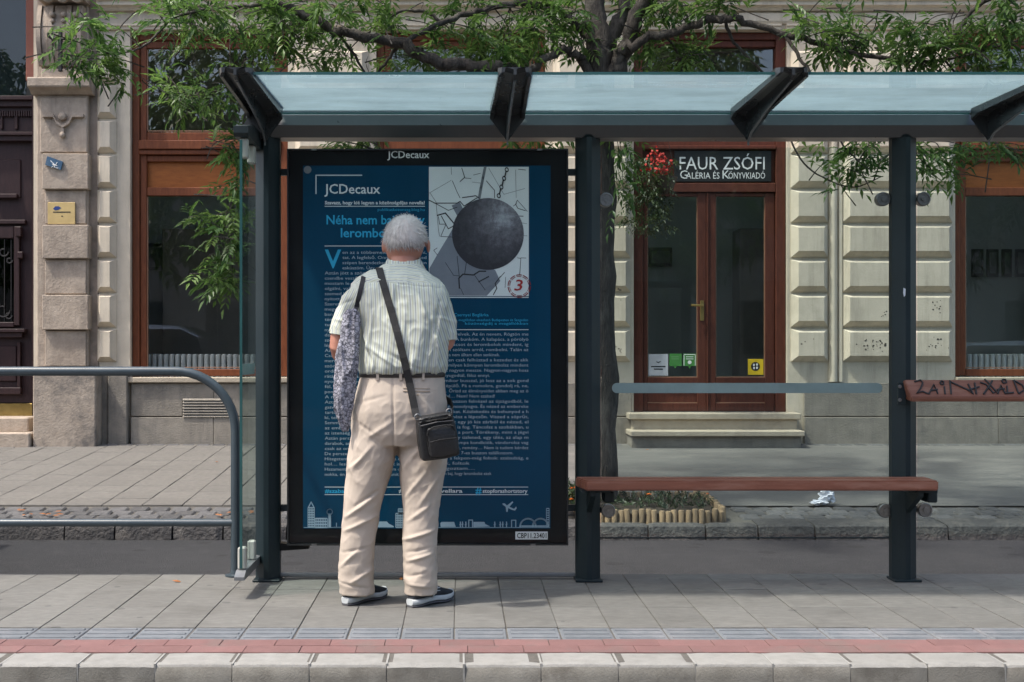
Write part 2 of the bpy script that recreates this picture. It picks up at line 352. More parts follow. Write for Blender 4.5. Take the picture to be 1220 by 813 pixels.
for j in range(12):
    for i in range(24):
        x = -6.4 + .3 * i; Y = 9.375 + .152 + .2925 * j
        if first is None: first = wsl.build('paving_slab', M_walk, pav, origin=(0, 0, 0)); o = first; WL[o] = Vector((x, Y, sw(Y))); o.location = WL[o] - WL[pav]
        else: o = share('paving_slab', first, pav, (x, Y, sw(Y) + prng.uniform(-.002, .002)))
        o.scale.y = .97; o.rotation_euler = (sl + prng.gauss(0, .002), prng.gauss(0, .002), 0)
X0 = -6.4 + .3 * 24 - .148
aw = raw('pavement_asphalt', [(X0, 9.34, sw(9.34)), (60, 9.34, sw(9.34)), (60, 12.95, sw(12.95)), (X0, 12.95, sw(12.95))], [(0, 1, 2, 3)], M_wasph, pav)

# ------------------------------------------------------------------ the house
YF = 13.0
bld = thing('house', 'cream stucco town house with rusticated blocks, brown shopfronts and a grey stone plinth', 'building', (px(545, YF), YF, sw(YF)))
def FX(x, Y=YF): return px(x, Y)
def FZ(y, Y=YF): return pz(y, Y)
OPS = [(-75, 40, -45, 532), (155, 343, 37, 450), (448, 650, 37, 450), (755, 938, 37, 492), (1138, 1325, 37, 450)]
edges = [-700] + [e for o in OPS for e in o[:2]] + [1900]
mb = MB()
for i in range(0, len(edges), 2): mb.box(FX(edges[i]), FX(edges[i + 1]), YF, YF + .45, -.3, FZ(-420))
for (a, b, t, bt) in OPS:
    mb.box(FX(a), FX(b), YF + .0005, YF + .4495, FZ(t), FZ(-420) - .001)
    if bt < 480: mb.box(FX(a), FX(b), YF + .06, YF + .44, -.3, FZ(452))
mb.build('wall', M_cream, bld)
# rusticated blocks, each with its own bevel
def block(x0, x1, yt, yb, m=M_cream, name='stone_block', d=.085, bev=.055, Y=YF, parent=bld, base_extra=.0):
    X0, X1, Z0, Z1 = FX(x0, Y), FX(x1, Y), FZ(yb, Y), FZ(yt, Y); bx = min(bev, (X1 - X0) * .3)
    vs = [(X0, Y + .01, Z0), (X1, Y + .01, Z0), (X1, Y + .01, Z1), (X0, Y + .01, Z1),
          (X0, Y - .012, Z0), (X1, Y - .012, Z0), (X1, Y - .012, Z1), (X0, Y - .012, Z1),
          (X0 + bx, Y - d, Z0 + bev), (X1 - bx, Y - d, Z0 + bev), (X1 - bx, Y - d, Z1 - bev * .55), (X0 + bx, Y - d, Z1 - bev * .55)]
    fs = [(0, 1, 5, 4), (1, 2, 6, 5), (2, 3, 7, 6), (3, 0, 4, 7), (4, 5, 9, 8), (5, 6, 10, 9), (6, 7, 11, 10), (7, 4, 8, 11), (8, 9, 10, 11), (3, 2, 1, 0)]
    return raw(name, vs, fs, m, parent)
ROWS = [431 - 41.4 * i for i in range(10)]
for yb in ROWS:
    if yb - 37 < 52: continue
    for (a, b) in ((116, 139), (352, 439), (659, 751), (942, 986), (1003, 1134), (1334, 1460)):
        o = block(a, b, yb - 38.5, yb, bev=.06 if b - a > 30 else .05)
# bullet-chipped render on the lower blocks of the right pier
M_chip = mat('chipped_render', (.10, .085, .07), (.07, .06, .05), scale=30, rough=.95)
prng = random.Random(5); mb = MB()
for (cx, cy, sx_, sy_, n) in ((1043, 411, 17, 7, 34), (1116, 410, 9, 9, 14), (1115, 366, 8, 8, 9), (1050, 374, 8, 4, 5), (738, 350, 4, 6, 4), (737, 417, 5, 5, 5), (960, 410, 10, 6, 3)):
    for _ in range(n):
        x, y, r = prng.gauss(cx, sx_ * .6), prng.gauss(cy, sy_ * .6), prng.uniform(.005, .013)
        c = Vector((FX(x, 12.914), 12.9135, FZ(y, 12.914))); k = prng.randint(5, 7)
        pts = [c + Vector((r * math.cos(6.283 * i / k) * prng.uniform(.6, 1.3), 0, r * .8 * math.sin(6.283 * i / k) * prng.uniform(.6, 1.3))) for i in range(k)]
        mb.add(pts + [c + Vector((0, .0012, 0))], [(i, (i + 1) % k, k) for i in range(k)])
tag(mb.build('render_chips', M_chip, bld), kind='stuff')
# a round pilaster strip between the blocks of the right pier
mb = MB(); mb.tube([(FX(992), YF - .008, FZ(455)), (FX(992), YF - .008, FZ(60))], .046, 14)
mb.box(FX(998.5), FX(1002.5), YF - .03, YF, FZ(455), FZ(60)); autosmooth(mb.build('pilaster_strip', M_cream, bld))
# string courses over the shopfronts
def mould(name, x0, x1, prof, m=M_cream, parent=bld):
    """profile in (depth in front of the wall, photo row) swept along the front"""
    poly = [(YF - d, FZ(y)) for d, y in prof]; return MB().prism(poly, 'x', FX(x0), FX(x1)).build(name, m, parent)
for (a, b) in ((118, 930), (936, 1900)):
    mould('string_course', a, b, [(-.05, 36), (.03, 36), (.035, 33), (.05, 32), (.05, 30), (-.05, 30)])
mould('cornice', 118, 1900, [(-.05, 14), (.04, 14), (.06, 11), (.1, 9), (.1, 5), (.13, 3), (.13, -4), (-.05, -4)])
for (a, b) in ((880, 1010), (1030, 1128), (655, 750), (352, 440)): mould('frieze_panel', a, b, [(-.03, 29), (.02, 29), (.035, 26), (.035, 18), (.02, 16), (-.03, 16)])
for (a, b) in ((-75, 1900),): mould('upper_cornice', a, b, [(-.05, -60), (.1, -60), (.25, -80), (.25, -95), (-.05, -95)])
# plinth of grey stones
prng = random.Random(12)
for (xa, xb) in ((157, 752), (957, 1600)):
    x = xa
    while x < xb:
        w = min(prng.uniform(70, 130), xb - x)
        if xb - x - w < 35: w = xb - x
        for (t, b_, d) in ((456.5, 496, .035), (497, 535, .05)):
            MB().box(FX(x) + .002, FX(x + w) - .002, YF - d, YF + .05, FZ(b_) + .001, FZ(t) - .001, .004).build('plinth_stone', M_plinth, bld)
        x += w
for (a, b, Y_) in ((118, 130, .06), (131.5, 154.5, .1)):
    MB().box(FX(a), FX(b), YF - Y_, YF + .05, FZ(535), FZ(437), .01).build('plinth_stone', M_plinth, bld)
# cellar vent in the plinth
vent = MB().box(FX(218), FX(276), YF - .046, YF - .03, FZ(498), FZ(475)).build('cellar_vent', mat('vent_dark', (.012, .012, .012), rough=.9), bld)
for i in range(7):
    z = FZ(496.5 - 3.3 * i); MB().add([(FX(219), YF - .062, z), (FX(275), YF - .062, z), (FX(275), YF - .047, z + .017), (FX(219), YF - .047, z + .017),
        (FX(219), YF - .062, z - .003), (FX(275), YF - .062, z - .003), (FX(275), YF - .047, z + .014), (FX(219), YF - .047, z + .014)],
        [(0, 1, 2, 3), (7, 6, 5, 4), (0, 4, 5, 1), (2, 6, 7, 3), (1, 5, 6, 2), (3, 7, 4, 0)]).build('slat', M_plinth, vent)

# shop windows: brown frames, a panel between upper and lower pane
def shop_window(x0, x1):
    Y0, Y1 = YF + .07, YF + .19
    def fr(a, b, t, bo, d0=Y0, d1=Y1, bev=.006): return (FX(a), FX(b), d0, d1, FZ(bo), FZ(t), bev)
    mb = MB()
    for (a, b) in ((x0 + .5, x0 + 9), (x1 - 9, x1 - .5)): mb.box(*fr(a, b, 37.3, 449))
    for (a, b) in ((x0 + 9.2, x0 + 17), (x1 - 17, x1 - 9.2)): mb.box(*fr(a, b, 46, 448, Y0 + .025, Y1 - .01))
    mb.box(*fr(x0 + 9, x1 - 9, 37.6, 46, Y0 + .004)); mb.box(*fr(x0 + 17.2, x1 - 17.2, 46.2, 55, Y0 + .029, Y1 - .01))
    mb.box(*fr(x0 + 17.2, x1 - 17.2, 156, 166, Y0 + .03, Y1 - .01)); mb.box(*fr(x0 + 9, x1 - 9, 166.5, 177, Y0 - .03, Y1 - .02)); mb.box(*fr(x0 + 9, x1 - 9, 177.5, 183, Y0 - .01, Y1 - .02))
    mb.box(*fr(x0 + 17.2, x1 - 17.2, 183.5, 191, Y0 + .03, Y1 - .01)); mb.box(*fr(x0 + 17.2, x1 - 17.2, 222, 232, Y0 + .03, Y1 - .01)); mb.box(*fr(x0 + 17.2, x1 - 17.2, 440, 448.5, Y0 + .02, Y1 - .01))
    w = mb.build('window', M_wood, bld)
    MB().box(FX(x0 + 17), FX(x1 - 17), Y0 + .07, Y0 + .085, FZ(222.5), FZ(190.5)).build('panel', M_woodh, w)
    mb = MB()
    for (t, b) in ((56.5, 154.5), (233.5, 438.5)):            # pale glazing beads
        for q in ((x0 + 17.2, x0 + 18.2, t, b), (x1 - 18.2, x1 - 17.2, t, b), (x0 + 18.3, x1 - 18.3, b - 1, b)):
            mb.box(FX(q[0]), FX(q[1]), Y0 + .04, Y0 + .052, FZ(q[3]), FZ(q[2]))
    mb.build('bead', mat('bead_wood', (.36, .2, .12), rough=.5), w)
    for (t, b) in ((55, 156), (232, 440)):
        MB().box(FX(x0 + 17.3), FX(x1 - 17.3), Y0 + .055, Y0 + .061, FZ(b - .3), FZ(t + .3)).build('pane', G_win, w)
    MB().box(FX(x0 - 1), FX(x1 + 1), YF - .075, YF + .07, FZ(456), FZ(449.5), .008).build('sill', M_step, w)
    return w
for (a, b, _, bt) in OPS[1:]:
    if bt == 450: shop_window(a, b)

# glazed double shop door with transom, two stone steps
Y0 = YF + .05
dr = MB(); x0, x1 = 755, 938
def D(a, b, t, bo, d0, d1, bev=.005): return (FX(a), FX(b), Y0 + d0, Y0 + d1, FZ(bo), FZ(t), bev)
for (a, b) in ((755.5, 767), (926, 937.5)): dr.box(*D(a, b, 37.3, 491.5, 0, .15))
dr.box(*D(767, 926, 37.5, 46, .003, .15)); dr.box(*D(767.2, 925.8, 46.2, 54, .03, .13)); dr.box(*D(767.2, 925.8, 163, 172, .02, .14)); dr.box(*D(767.2, 925.8, 172.3, 177, -.01, .13))
dr.box(*D(767.2, 925.8, 177.2, 217, .05, .12)); dr.box(*D(767.2, 925.8, 217.3, 228, .01, .13))
dfr = dr.build('door_frame', M_doorw, bld)
MB().box(*D(767.5, 925.5, 54.2, 162.8, .07, .076, 0)).build('pane', G_win, dfr)
for (a, b, hand) in ((767.5, 843.5, 1), (846, 925.5, 0)):
    mb = MB(); ga, gb = (773, 833) if hand else (855, 914)
    mb.box(*D(a, ga, 229, 491, .035, .095)); mb.box(*D(gb, b, 229, 491, .035, .095))
    mb.box(*D(ga + .1, gb - .1, 229.2, 233, .036, .094)); mb.box(*D(ga + .1, gb - .1, 450, 461, .036, .094)); mb.box(*D(ga + .1, gb - .1, 481, 490.8, .036, .094))
    lf = mb.build('door_leaf', M_doorw, bld)
    MB().box(*D(ga, gb, 461, 481, .06, .08, 0)).build('panel', M_doorw, lf)
    MB().box(*D(ga, gb, 233, 450, .062, .068, 0)).build('pane', G_win, lf)
    mb = MB()
    for q in ((ga, ga + .8, 233, 450), (gb - .8, gb, 233, 450), (ga + .8, gb - .8, 449, 450), (ga, gb, 480, 480.8)): mb.box(*D(*q, .05, .06, 0))
    mb.build('bead', mat('bead_wood', (.36, .2, .12), rough=.5), lf)
    if hand:
        h = MB().box(*D(836, 840.5, 358, 382, .025, .036, .002)); h.tube([(FX(838), Y0 + .03, FZ(364)), (FX(838), Y0 - .02, FZ(364)), (FX(836), Y0 - .03, FZ(364)), (FX(824), Y0 - .03, FZ(363.5))], .011, 8)
        h.build('handle', M_brass, lf)
MB().box(*D(843.7, 846, 229, 491, .02, .1)).build('meeting_stile', M_doorw, bld)
st = thing('door_steps', 'two worn limestone steps in front of the glazed gallery door', 'steps', (FX(846), 12.7, sw(12.7)))
MB().box(FX(749, 12.78), FX(954, 12.78), 12.76, YF + .05, FZ(500, 12.78), FZ(492.5, 12.78), .008).build('tread', M_step, st)
MB().box(FX(754, 12.8), FX(950, 12.8), 12.8, YF, FZ(514, 12.8), FZ(500.2, 12.8), .004).build('riser', M_step, st)
MB().box(FX(751, 12.6), FX(958, 12.6), 12.56, 12.98, FZ(520, 12.6), FZ(513.5, 12.6), .008).build('tread', M_step, st)
MB().box(FX(753, 12.6), FX(955, 12.6), 12.62, 12.97, sw(12.6) - .1, FZ(520.3, 12.6), .004).build('riser', M_plinth, st)

# ---- pilaster of sandstone beside the old entrance
pil = thing('pilaster', 'weathered sandstone pilaster with stacked blocks and carved console beside the dark door', 'pilaster', (FX(75), YF, sw(YF)))
YP = 12.9
def pb(name, a, b, t, bo, y0, bev=.008, m=M_beige, y1=YF + .02): return MB().box(FX(a, y0), FX(b, y0), y0, y1, FZ(bo, y0), FZ(t, y0), bev).build(name, m, pil)
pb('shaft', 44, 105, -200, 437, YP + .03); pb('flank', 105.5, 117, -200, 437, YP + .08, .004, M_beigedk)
M_base = mat('soot_base', (.42, .355, .29), (.33, .275, .22), scale=7, rough=.93, bump=.6, bscale=45, c3=(.13, .12, .11), s3=1.1, a3=(.42, .56))
pb('base_block', 39, 114, 437.5, 536, 12.72, .012, M_base)
for (t, b_, wide) in ((394, 436.5, 0), (351.5, 393, 1), (309, 350.5, 0), (268, 308, 1), (226.5, 267, 0), (183, 225.5, 1)):
    pb('stone_block', *((50, 105) if wide else (53.5, 102.5)), t, b_, YP - (.045 if wide else .0), .007)
pb('panel_block', 47.5, 104, 116, 182, YP + .005, .01)
# carved drop ornament: a ledge dipping round a boss
op = [(51, 140), (64, 140), (68, 148), (75, 153), (83, 148), (87, 140), (100, 140)]
mb = MB()
for i in range(len(op) - 1):
    a, b_ = op[i], op[i + 1]; Y = YP - .008
    mb.add([(FX(a[0], Y), Y + .02, FZ(a[1], Y)), (FX(b_[0], Y), Y + .02, FZ(b_[1], Y)), (FX(b_[0], Y), Y + .02, FZ(b_[1] - 3.5, Y)), (FX(a[0], Y), Y + .02, FZ(a[1] - 3.5, Y)),
            (FX(a[0], Y), Y - .03, FZ(a[1], Y)), (FX(b_[0], Y), Y - .03, FZ(b_[1], Y)), (FX(b_[0], Y), Y - .03, FZ(b_[1] - 3.5, Y)), (FX(a[0], Y), Y - .03, FZ(a[1] - 3.5, Y))],
           [(4, 5, 6, 7), (0, 1, 5, 4), (2, 3, 7, 6), (1, 2, 6, 5), (3, 0, 4, 7)])
mb.lathe([(.04, .02), (.045, -.02), (.035, -.045), (.015, -.055), (.001, -.057)], (FX(75, YP), YP, FZ(139.5, YP)), 'y', 14)
mb.box(FX(73, YP), FX(77, YP), YP - .03, YP + .01, FZ(158, YP), FZ(153, YP)); mb.lathe([(.012, .03), (.028, .01), (.03, -.01), (.015, -.035), (.004, -.04)], (FX(75, YP), YP - .02, FZ(161, YP)), 'z', 10)
autosmooth(mb.build('carved_drop', M_beige, pil))
# capital shelf, console scroll and drops
MB().prism([(YF, FZ(115)), (YP - .01, FZ(115)), (YP - .06, FZ(111)), (YP - .12, FZ(109)), (YP - .13, FZ(107.5)), (YP - .13, FZ(99)), (YP - .12, FZ(97.5)), (YF, FZ(97.5))], 'x', FX(37.5, YP), FX(111, YP)).build('capital', M_beige, pil)
pb('console_foot', 49, 100, 82, 97, YP - .06, .01)
sp = []
for i in range(22):
    t = i / 21; sp.append((YP - .05 - .11 * math.sin(t * math.pi * .9) * (1 - .35 * t), FZ(82) + t * (FZ(12) - FZ(82))))
poly = sp + [(YF, sp[-1][1]), (YF, sp[0][1])]
for (a, b_, dx) in ((48, 53, 0), (54, 60.5, .02), (61.5, 66.5, 0), (67.5, 82, .02), (83, 88, 0), (89, 95.5, .02), (96.5, 101, 0)):
    MB().prism([(y + (dx if y < YF - .01 else 0), z) for y, z in poly], 'x', FX(a, YP), FX(b_, YP)).build('console_rib', M_beige, pil)
for cx in (61.5, 75, 89):
    mb = MB()
    for k, yy in enumerate((17, 24, 31, 38)):
        mb.lathe([(.028 - .004 * k, .02), (.03 - .004 * k, -.01), (.018, -.03), (.001, -.035)], (FX(cx, 12.76), 12.78 + .012 * k, FZ(yy, 12.76)), 'y', 10)
    autosmooth(mb.build('carved_bell', M_beige, pil))
MB().prism([(YF, FZ(8)), (12.78, FZ(8)), (12.74, FZ(5)), (12.7, FZ(1)), (12.7, FZ(-8)), (YF, FZ(-8))], 'x', FX(47, 12.8), FX(102, 12.8)).build('abacus', M_beige, pil)
for cx in (58, 75, 92): autosmooth(MB().lathe([(.055, .03), (.058, -.02), (.03, -.04), (.025, -.03), (.001, -.034)], (FX(cx, 12.7), 12.69, FZ(-3, 12.7)), 'y', 14).build('rosette', M_beige, pil))

# ---- the old entrance door
ed = thing('entrance_door', 'dark carved wooden entrance door with glazed light and brass kick plate', 'door', (FX(-17), YF + .2, sw(YF)))
YD = YF + .16
def eb(name, a, b, t, bo, y0, y1=None, bev=.006, m=M_dark, mirror=True, parent=None):
    mb = MB().box(FX(a, y0), FX(b, y0), y0, y1 or y0 + .1, FZ(bo, y0), FZ(t, y0), bev)
    if mirror: mb.box(FX(-34 - a, y0), FX(-34 - b, y0), y0, y1 or y0 + .1, FZ(bo, y0), FZ(t, y0), bev)
    return mb.build(name, m, parent or ed)
eb('jamb', 30.5, 44, -45, 97, YF + .03, YF + .16, .01, M_jamb); eb('jamb_foot', 38, 44, 97.5, 482, YF + .1, YF + .2, .006, M_dark)
eb('transom_pane', -78, 31, -45, 114, YD + .09, YD + .1, 0, glass('dark_transom_glass', (.5, .57, .6), refl=1.4), False)
eb('transom', -80, 40, 114, 119, YD - .06, YD + .1, .006, M_dark, False); eb('transom_rail', -80, 40, 119.2, 127, YD - .02, YD + .1, .004, M_dark, False)
mb = MB()
for i in range(42):
    a = -78 + i * 2.85; mb.box(FX(a), FX(a + 1.6), YD - .015, YD + .02, FZ(135.5), FZ(129))
mb.build('dentils', M_dark, ed)
eb('frieze', -80, 38, 127.2, 157, YD + .02, YD + .1, 0, M_dark, False); eb('frieze_post', 17, 21, 137, 154, YD - .005, YD + .03)
eb('frieze_post', 0, 3, 137, 154, YD - .005, YD + .03)
eb('cornice_rail', -80, 40, 157.2, 161, YD - .05, YD + .1, .004, M_dark, False); eb('cornice_rail', -80, 39, 161.2, 168, YD - .02, YD + .1, .004, M_dark, False)
eb('leaf', -16, 38, 168.2, 480, YD + .05, YD + .1, 0); 
eb('upper_panel', -8, 25, 190, 236, YD + .035, YD + .06, .012); eb('panel_ledge', -12, 20, 231, 236, YD - .015, YD + .05, .006)
eb('mid_rail', -16, 30, 262, 267, YD, YD + .06, .006)
eb('glass_frame', 16.5, 23, 270, 388, YD, YD + .06, .006); eb('glass_frame', -17, 16.4, 270, 284, YD + .01, YD + .06, .006); eb('glass_frame', -17, 16.4, 384, 390, YD + .01, YD + .06, .006)
eb('pane', -16, 16.5, 284.2, 383.8, YD + .045, YD + .048, 0, glass('entrance_glass', (.2, .25, .22), refl=1.6))
mb = MB()
for s in (1, -1):
    for (cx, cy, r) in ((2, 370, 9), (-8, 362, 7), (9, 376, 4.5), (3, 300, 6), (10, 310, 4)):
        pts = []
        for i in range(15):
            a = i / 14 * 5.2; q = r * (1 - .5 * i / 14); xx = cx + q * math.cos(a); pts.append((FX(xx if s > 0 else -34 - xx, YD), YD + .03, FZ(cy + q * math.sin(a), YD)))
        mb.tube(pts, .009, 6)
    for xx in (-6, 4, 12): mb.tube([(FX(xx if s > 0 else -34 - xx, YD), YD + .035, FZ(383, YD)), (FX(xx if s > 0 else -34 - xx, YD), YD + .035, FZ(285, YD))], .006, 6)
mb.build('iron_scrolls', M_iron, ed)
eb('lower_ledge', -17, 29, 392, 396, YD - .05, YD + .06, .004); eb('lower_ledge', -17, 26, 396.2, 402, YD - .02, YD + .06, .004)
eb('lower_panel', -14, 20, 412, 455, YD + .03, YD + .06, .012); eb('panel_moulding', 20.5, 24, 408, 468, YD, YD + .06, .004); eb('panel_moulding', -16, 24.5, 462, 470, YD - .01, YD + .06, .005)
eb('corbel', 18, 25, 270, 282, YD - .04, YD + .02, .008); eb('corbel', 20, 27, 300, 308, YD - .02, YD + .03, .008)
eb('kick_plate', -72, 38, 481, 497, YD + .03, YD + .1, .003, M_brass, False)
eb('door_handle', 42, 44.5, 316, 332, YF + .07, YF + .1, .006, mat('handle_steel', (.4, .42, .44), rough=.35, metal=.9), False)
es = thing('entrance_steps', 'two low stone steps under the dark carved entrance door', 'steps', (FX(-17), 12.8, sw(12.8)))
MB().box(FX(-75), FX(39.5), 12.86, YF + .3, FZ(515, 12.9), FZ(497.5, 12.9), .012).build('tread', M_beige, es)
MB().box(FX(-75), FX(38, 12.75), 12.68, 12.99, sw(12.7) - .1, FZ(515.5, 12.75), .012).build('tread', M_beige, es)

# ---- rooms behind the panes
zf = FZ(492)
room = MB(); XL, XR, YB, ZT = FX(20), FX(1500), 16.0, FZ(-30)
raw('interior_wall', [(XL, YB, zf), (XR, YB, zf), (XR, YB, ZT), (XL, YB, ZT), (XL, YF + .46, zf), (XR, YF + .46, zf), (XR, YF + .46, ZT), (XL, YF + .46, ZT)],
    [(0, 1, 2, 3), (0, 3, 7, 4), (1, 5, 6, 2)], M_roomw, bld)
raw('interior_floor', [(XL, YF + .2, zf), (XR, YF + .2, zf), (XR, YB, zf), (XL, YB, zf)], [(0, 1, 2, 3)], M_roomd, bld)
raw('interior_ceiling', [(XL, YF + .44, ZT), (XR, YF + .44, ZT), (XR, YB, ZT), (XL, YB, ZT)], [(0, 1, 2, 3)], M_roomd, bld)
MB().box(XL, FX(-75) - 1.5, YF + .46, YB, zf, ZT).build('interior_partition', M_roomd, bld)
for xx in (400, 700, 1040): MB().box(FX(xx) - .06, FX(xx) + .06, YF + .46, YB - .01, zf + .005, ZT - .005).build('interior_partition', M_roomw, bld)
MB().box(FX(-75) - .4, FX(42), YF + .47, YF + .5, -.3, FZ(-60)).build('interior_partition', M_roomd, bld)
for (xa, w_) in ((215, 105), (860, 60), (1200, 40)):
    MB().box(FX(xa, 16), FX(xa + w_, 16), 15.0, 15.4, zf + .003, zf + 2.1, .01).build('interior_cupboard', M_roomd, bld)
fin = MB().box(-.021, .021, -.06, .06, 0, .62, .012); first = None
for (a, b, lab) in ((168, 333, 'white ribbed radiator low behind the left shop window'), (1150, 1320, 'white ribbed radiator low behind the right shop window')):
    rd = thing('radiator', lab, 'radiator', (FX(a), YF + .36, zf), 'radiators behind the shop windows')
    x = FX(a, 13.36) + .03
    while x < FX(b, 13.36):
        z0 = FZ(422, 13.36) - .62
        if first is None: first = fin.build('fin', M_rad, rd, origin=(0, 0, 0)); first.location = Vector((x, 13.36, z0)) - WL[rd]
        else: share('fin', first, rd, (x, 13.36, z0))
        x += .061
    MB().box(FX(a, 13.36), FX(b, 13.36), 13.345, 13.375, z0 + .03, z0 + .07).build('pipe', M_rad, rd)
M_pf = mat('picture_frame', (.02, .018, .016), rough=.5); M_pp = mat('picture_print', (.3, .3, .28), (.08, .08, .08), scale=6, rough=.7)
for k, (xa, xb, t, b, Y, lab) in enumerate(((174, 194, 290, 322, 15.4, 'small dark framed picture hanging inside the left shop window'), (773, 801, 295, 318, 15.4, 'framed picture seen through the left leaf of the gallery door'),
        (1158, 1172, 297, 330, 15.4, 'leftmost of the row of framed pictures inside the right window'), (1176, 1190, 297, 330, 15.4, 'second from the left of the framed pictures inside the right window'),
        (1194, 1206, 297, 330, 15.4, 'third from the left of the framed pictures inside the right window'), (1210, 1224, 297, 330, 15.4, 'rightmost of the framed pictures inside the right window'))):
    Y = YB - .05; t_ = thing('framed_picture', lab, 'picture', (FX(xa, Y), Y, FZ(b, Y)), 'pictures on the gallery wall')
    MB().box(FX(xa, Y), FX(xb, Y), Y, Y + .03, FZ(b, Y), FZ(t, Y), .004).build('frame', M_pf, t_)
    MB().box(FX(xa + 3, Y), FX(xb - 3, Y), Y - .004, Y, FZ(b - 4, Y), FZ(t + 4, Y)).build('print', M_pp, t_)

# ---- signs, plaques and stickers on the house
M_white = mat('white_print', (.8, .8, .78), (.76, .76, .74), rough=.6); M_black = mat('black_board', (.012, .013, .013), rough=.5)
sg = thing('shop_sign', 'black sign board with white lettering over the gallery door', 'sign', (FX(862), Y0, FZ(215)))
MB().box(*D(805, 921, 178.5, 215.5, .02, .05, .003)).build('board', M_black, sg)
ys = Y0 + .018
mb = MB()
mb.add(*text_geo('FAUR ZSÓFI', .19, FX(811), FZ(201, 13), ys, width=FX(913) - FX(811)))
mb.add(*text_geo('G', .125, FX(811.5), FZ(212, 13), ys)); mb.add(*text_geo('ALÉRIA ÉS', .094, FX(819), FZ(212), ys, width=FX(859) - FX(819)))
mb.add(*text_geo('K', .125, FX(862.5), FZ(212), ys)); mb.add(*text_geo('ÖNYVKIADÓ', .094, FX(869.5), FZ(212), ys, width=FX(913.5) - FX(869.5)))
mb.build('lettering', M_white, sg)
pq = thing('blue_plaque', 'small tilted blue enamel plaque on the pilaster', 'plaque', (FX(65, 12.85), 12.85, FZ(202, 12.85)))
yq = YP - .048; pc = [(57, 186.5), (75.5, 193), (73, 203), (54.5, 197)]
vs = [(FX(a, yq), yq, FZ(b, yq)) for a, b in pc] + [(FX(a, yq), yq - .02, FZ(b, yq)) for a, b in pc]
raw('plate', vs, [(4, 5, 6, 7), (0, 1, 5, 4), (1, 2, 6, 5), (2, 3, 7, 6), (3, 0, 4, 7)], mat('blue_enamel', (.055, .13, .22), (.04, .09, .16), scale=14, rough=.4, c3=(.2, .26, .3), s3=9), pq)
mb = MB()
for s in ([(61, 192), (66, 197), (62, 200)], [(69, 194), (65, 200), (70, 201)], [(63, 196), (69, 198)]): mb.tube([(FX(a, yq), yq - .021, FZ(b, yq)) for a, b in s], .004, 5)
mb.build('emblem', M_white, pq)
pq = thing('brass_plaque', 'yellow brass name plaque screwed to the pilaster below the blue plaque', 'plaque', (FX(73, 12.9), YP, FZ(267)))
MB().box(FX(57.5, YP), FX(90, YP), YP - .018, YP, FZ(267.5, YP), FZ(241.5, YP), .003).build('plate', mat('pale_brass', (.62, .46, .2), (.52, .38, .16), scale=8, rough=.5, metal=.15), pq)
M_ink = mat('blue_ink', (.02, .05, .22), rough=.7); mb = MB(); yq = YP - .0195
mb.add([(FX(a, yq), yq, FZ(b, yq)) for a, b in ((63, 249), (66, 246), (70, 246), (73, 248), (70, 250), (66, 251))], [(0, 1, 2, 3, 4, 5)])
mb.build('emblem', M_ink, pq)
mb = MB(); 
for (a, b, y_) in ((63, 84, 252.6), (73, 75, 257.5)): mb.box(FX(a, yq), FX(b, yq), yq, yq + .002, FZ(y_ + .9, yq), FZ(y_ - .3, yq))
mb.build('lettering', M_black, pq)
hk = thing('flag_holder', 'black wrought iron bracket with two side arms on the carved console', 'bracket', (FX(72), 12.7, FZ(85)))
mb = MB().box(FX(70, 12.72), FX(74.5, 12.72), 12.69, 12.73, FZ(86, 12.72), FZ(37, 12.72), .006); mb.build('post', M_iron, hk)
for s in (-1, 1): MB().tube([(FX(72 + 2 * s, 12.7), 12.7, FZ(46.5, 12.7)), (FX(72 + 10 * s, 12.7), 12.68, FZ(46.5, 12.7)), (FX(72 + 13 * s, 12.7), 12.67, FZ(44.5, 12.7)), (FX(72 + 13.5 * s, 12.7), 12.67, FZ(40.5, 12.7))], .014, 8).build('arm', M_iron, hk)
def sticker(name, a, b, t, bo, m, label, extra=None):
    o = thing(name, label, 'sticker', (FX(a), Y0 + .06, FZ(bo))); y_ = Y0 + .0595
    MB().box(FX(a), FX(b), y_, y_ + .0015, FZ(bo), FZ(t)).build('film', m, o)
    if extra: extra(o, y_ - .001)
    return o
M_gr = mat('green_film', (.06, .24, .05), rough=.5); M_ye = mat('yellow_film', (.75, .52, .015), rough=.5); M_wf = mat('white_film', (.62, .63, .66), rough=.5)
def e_white(o, y_):
    mb = MB()
    for (a, b, q) in ((777.5, 795, 437), (781, 792, 440)): mb.box(FX(a), FX(b), y_, y_ + .0005, FZ(q + .9), FZ(q - .6))
    mb.tube([(FX(784), y_, FZ(431)), (FX(786.5), y_, FZ(432.5)), (FX(789), y_, FZ(430.5))], .004, 5); mb.build('print', M_black, o)
def e_green(bright):
    def f(o, y_):
        c = 806.5 if not bright else 824; mb = MB()
        mb.add([(FX(c - 2), y_ + .001, FZ(436)), (FX(c + 2), y_ + .001, FZ(436)), (FX(c), y_ + .001, FZ(440))], [(0, 1, 2)]); mb.build('tip', M_gr, o)
        mb = MB()
        for q in (425, 427.5): mb.box(FX(c - 4.5), FX(c + 4.5), y_, y_ + .0005, FZ(q + .8), FZ(q))
        if bright:
            mb.lathe([(.02, 0), (.02, .0004)], (FX(c), y_, FZ(432)), 'y', 12)
            for q in ((c - 7.2, c - 6.4, 422.6, 436), (c + 6.4, c + 7.2, 422.6, 436), (c - 7.2, c + 7.2, 422.2, 423)): mb.box(FX(q[0]), FX(q[1]), y_, y_ + .0005, FZ(q[3]), FZ(q[2]))
        mb.build('print', M_white if bright else mat('pale_green_print', (.2, .42, .18), rough=.6), o)
    return f
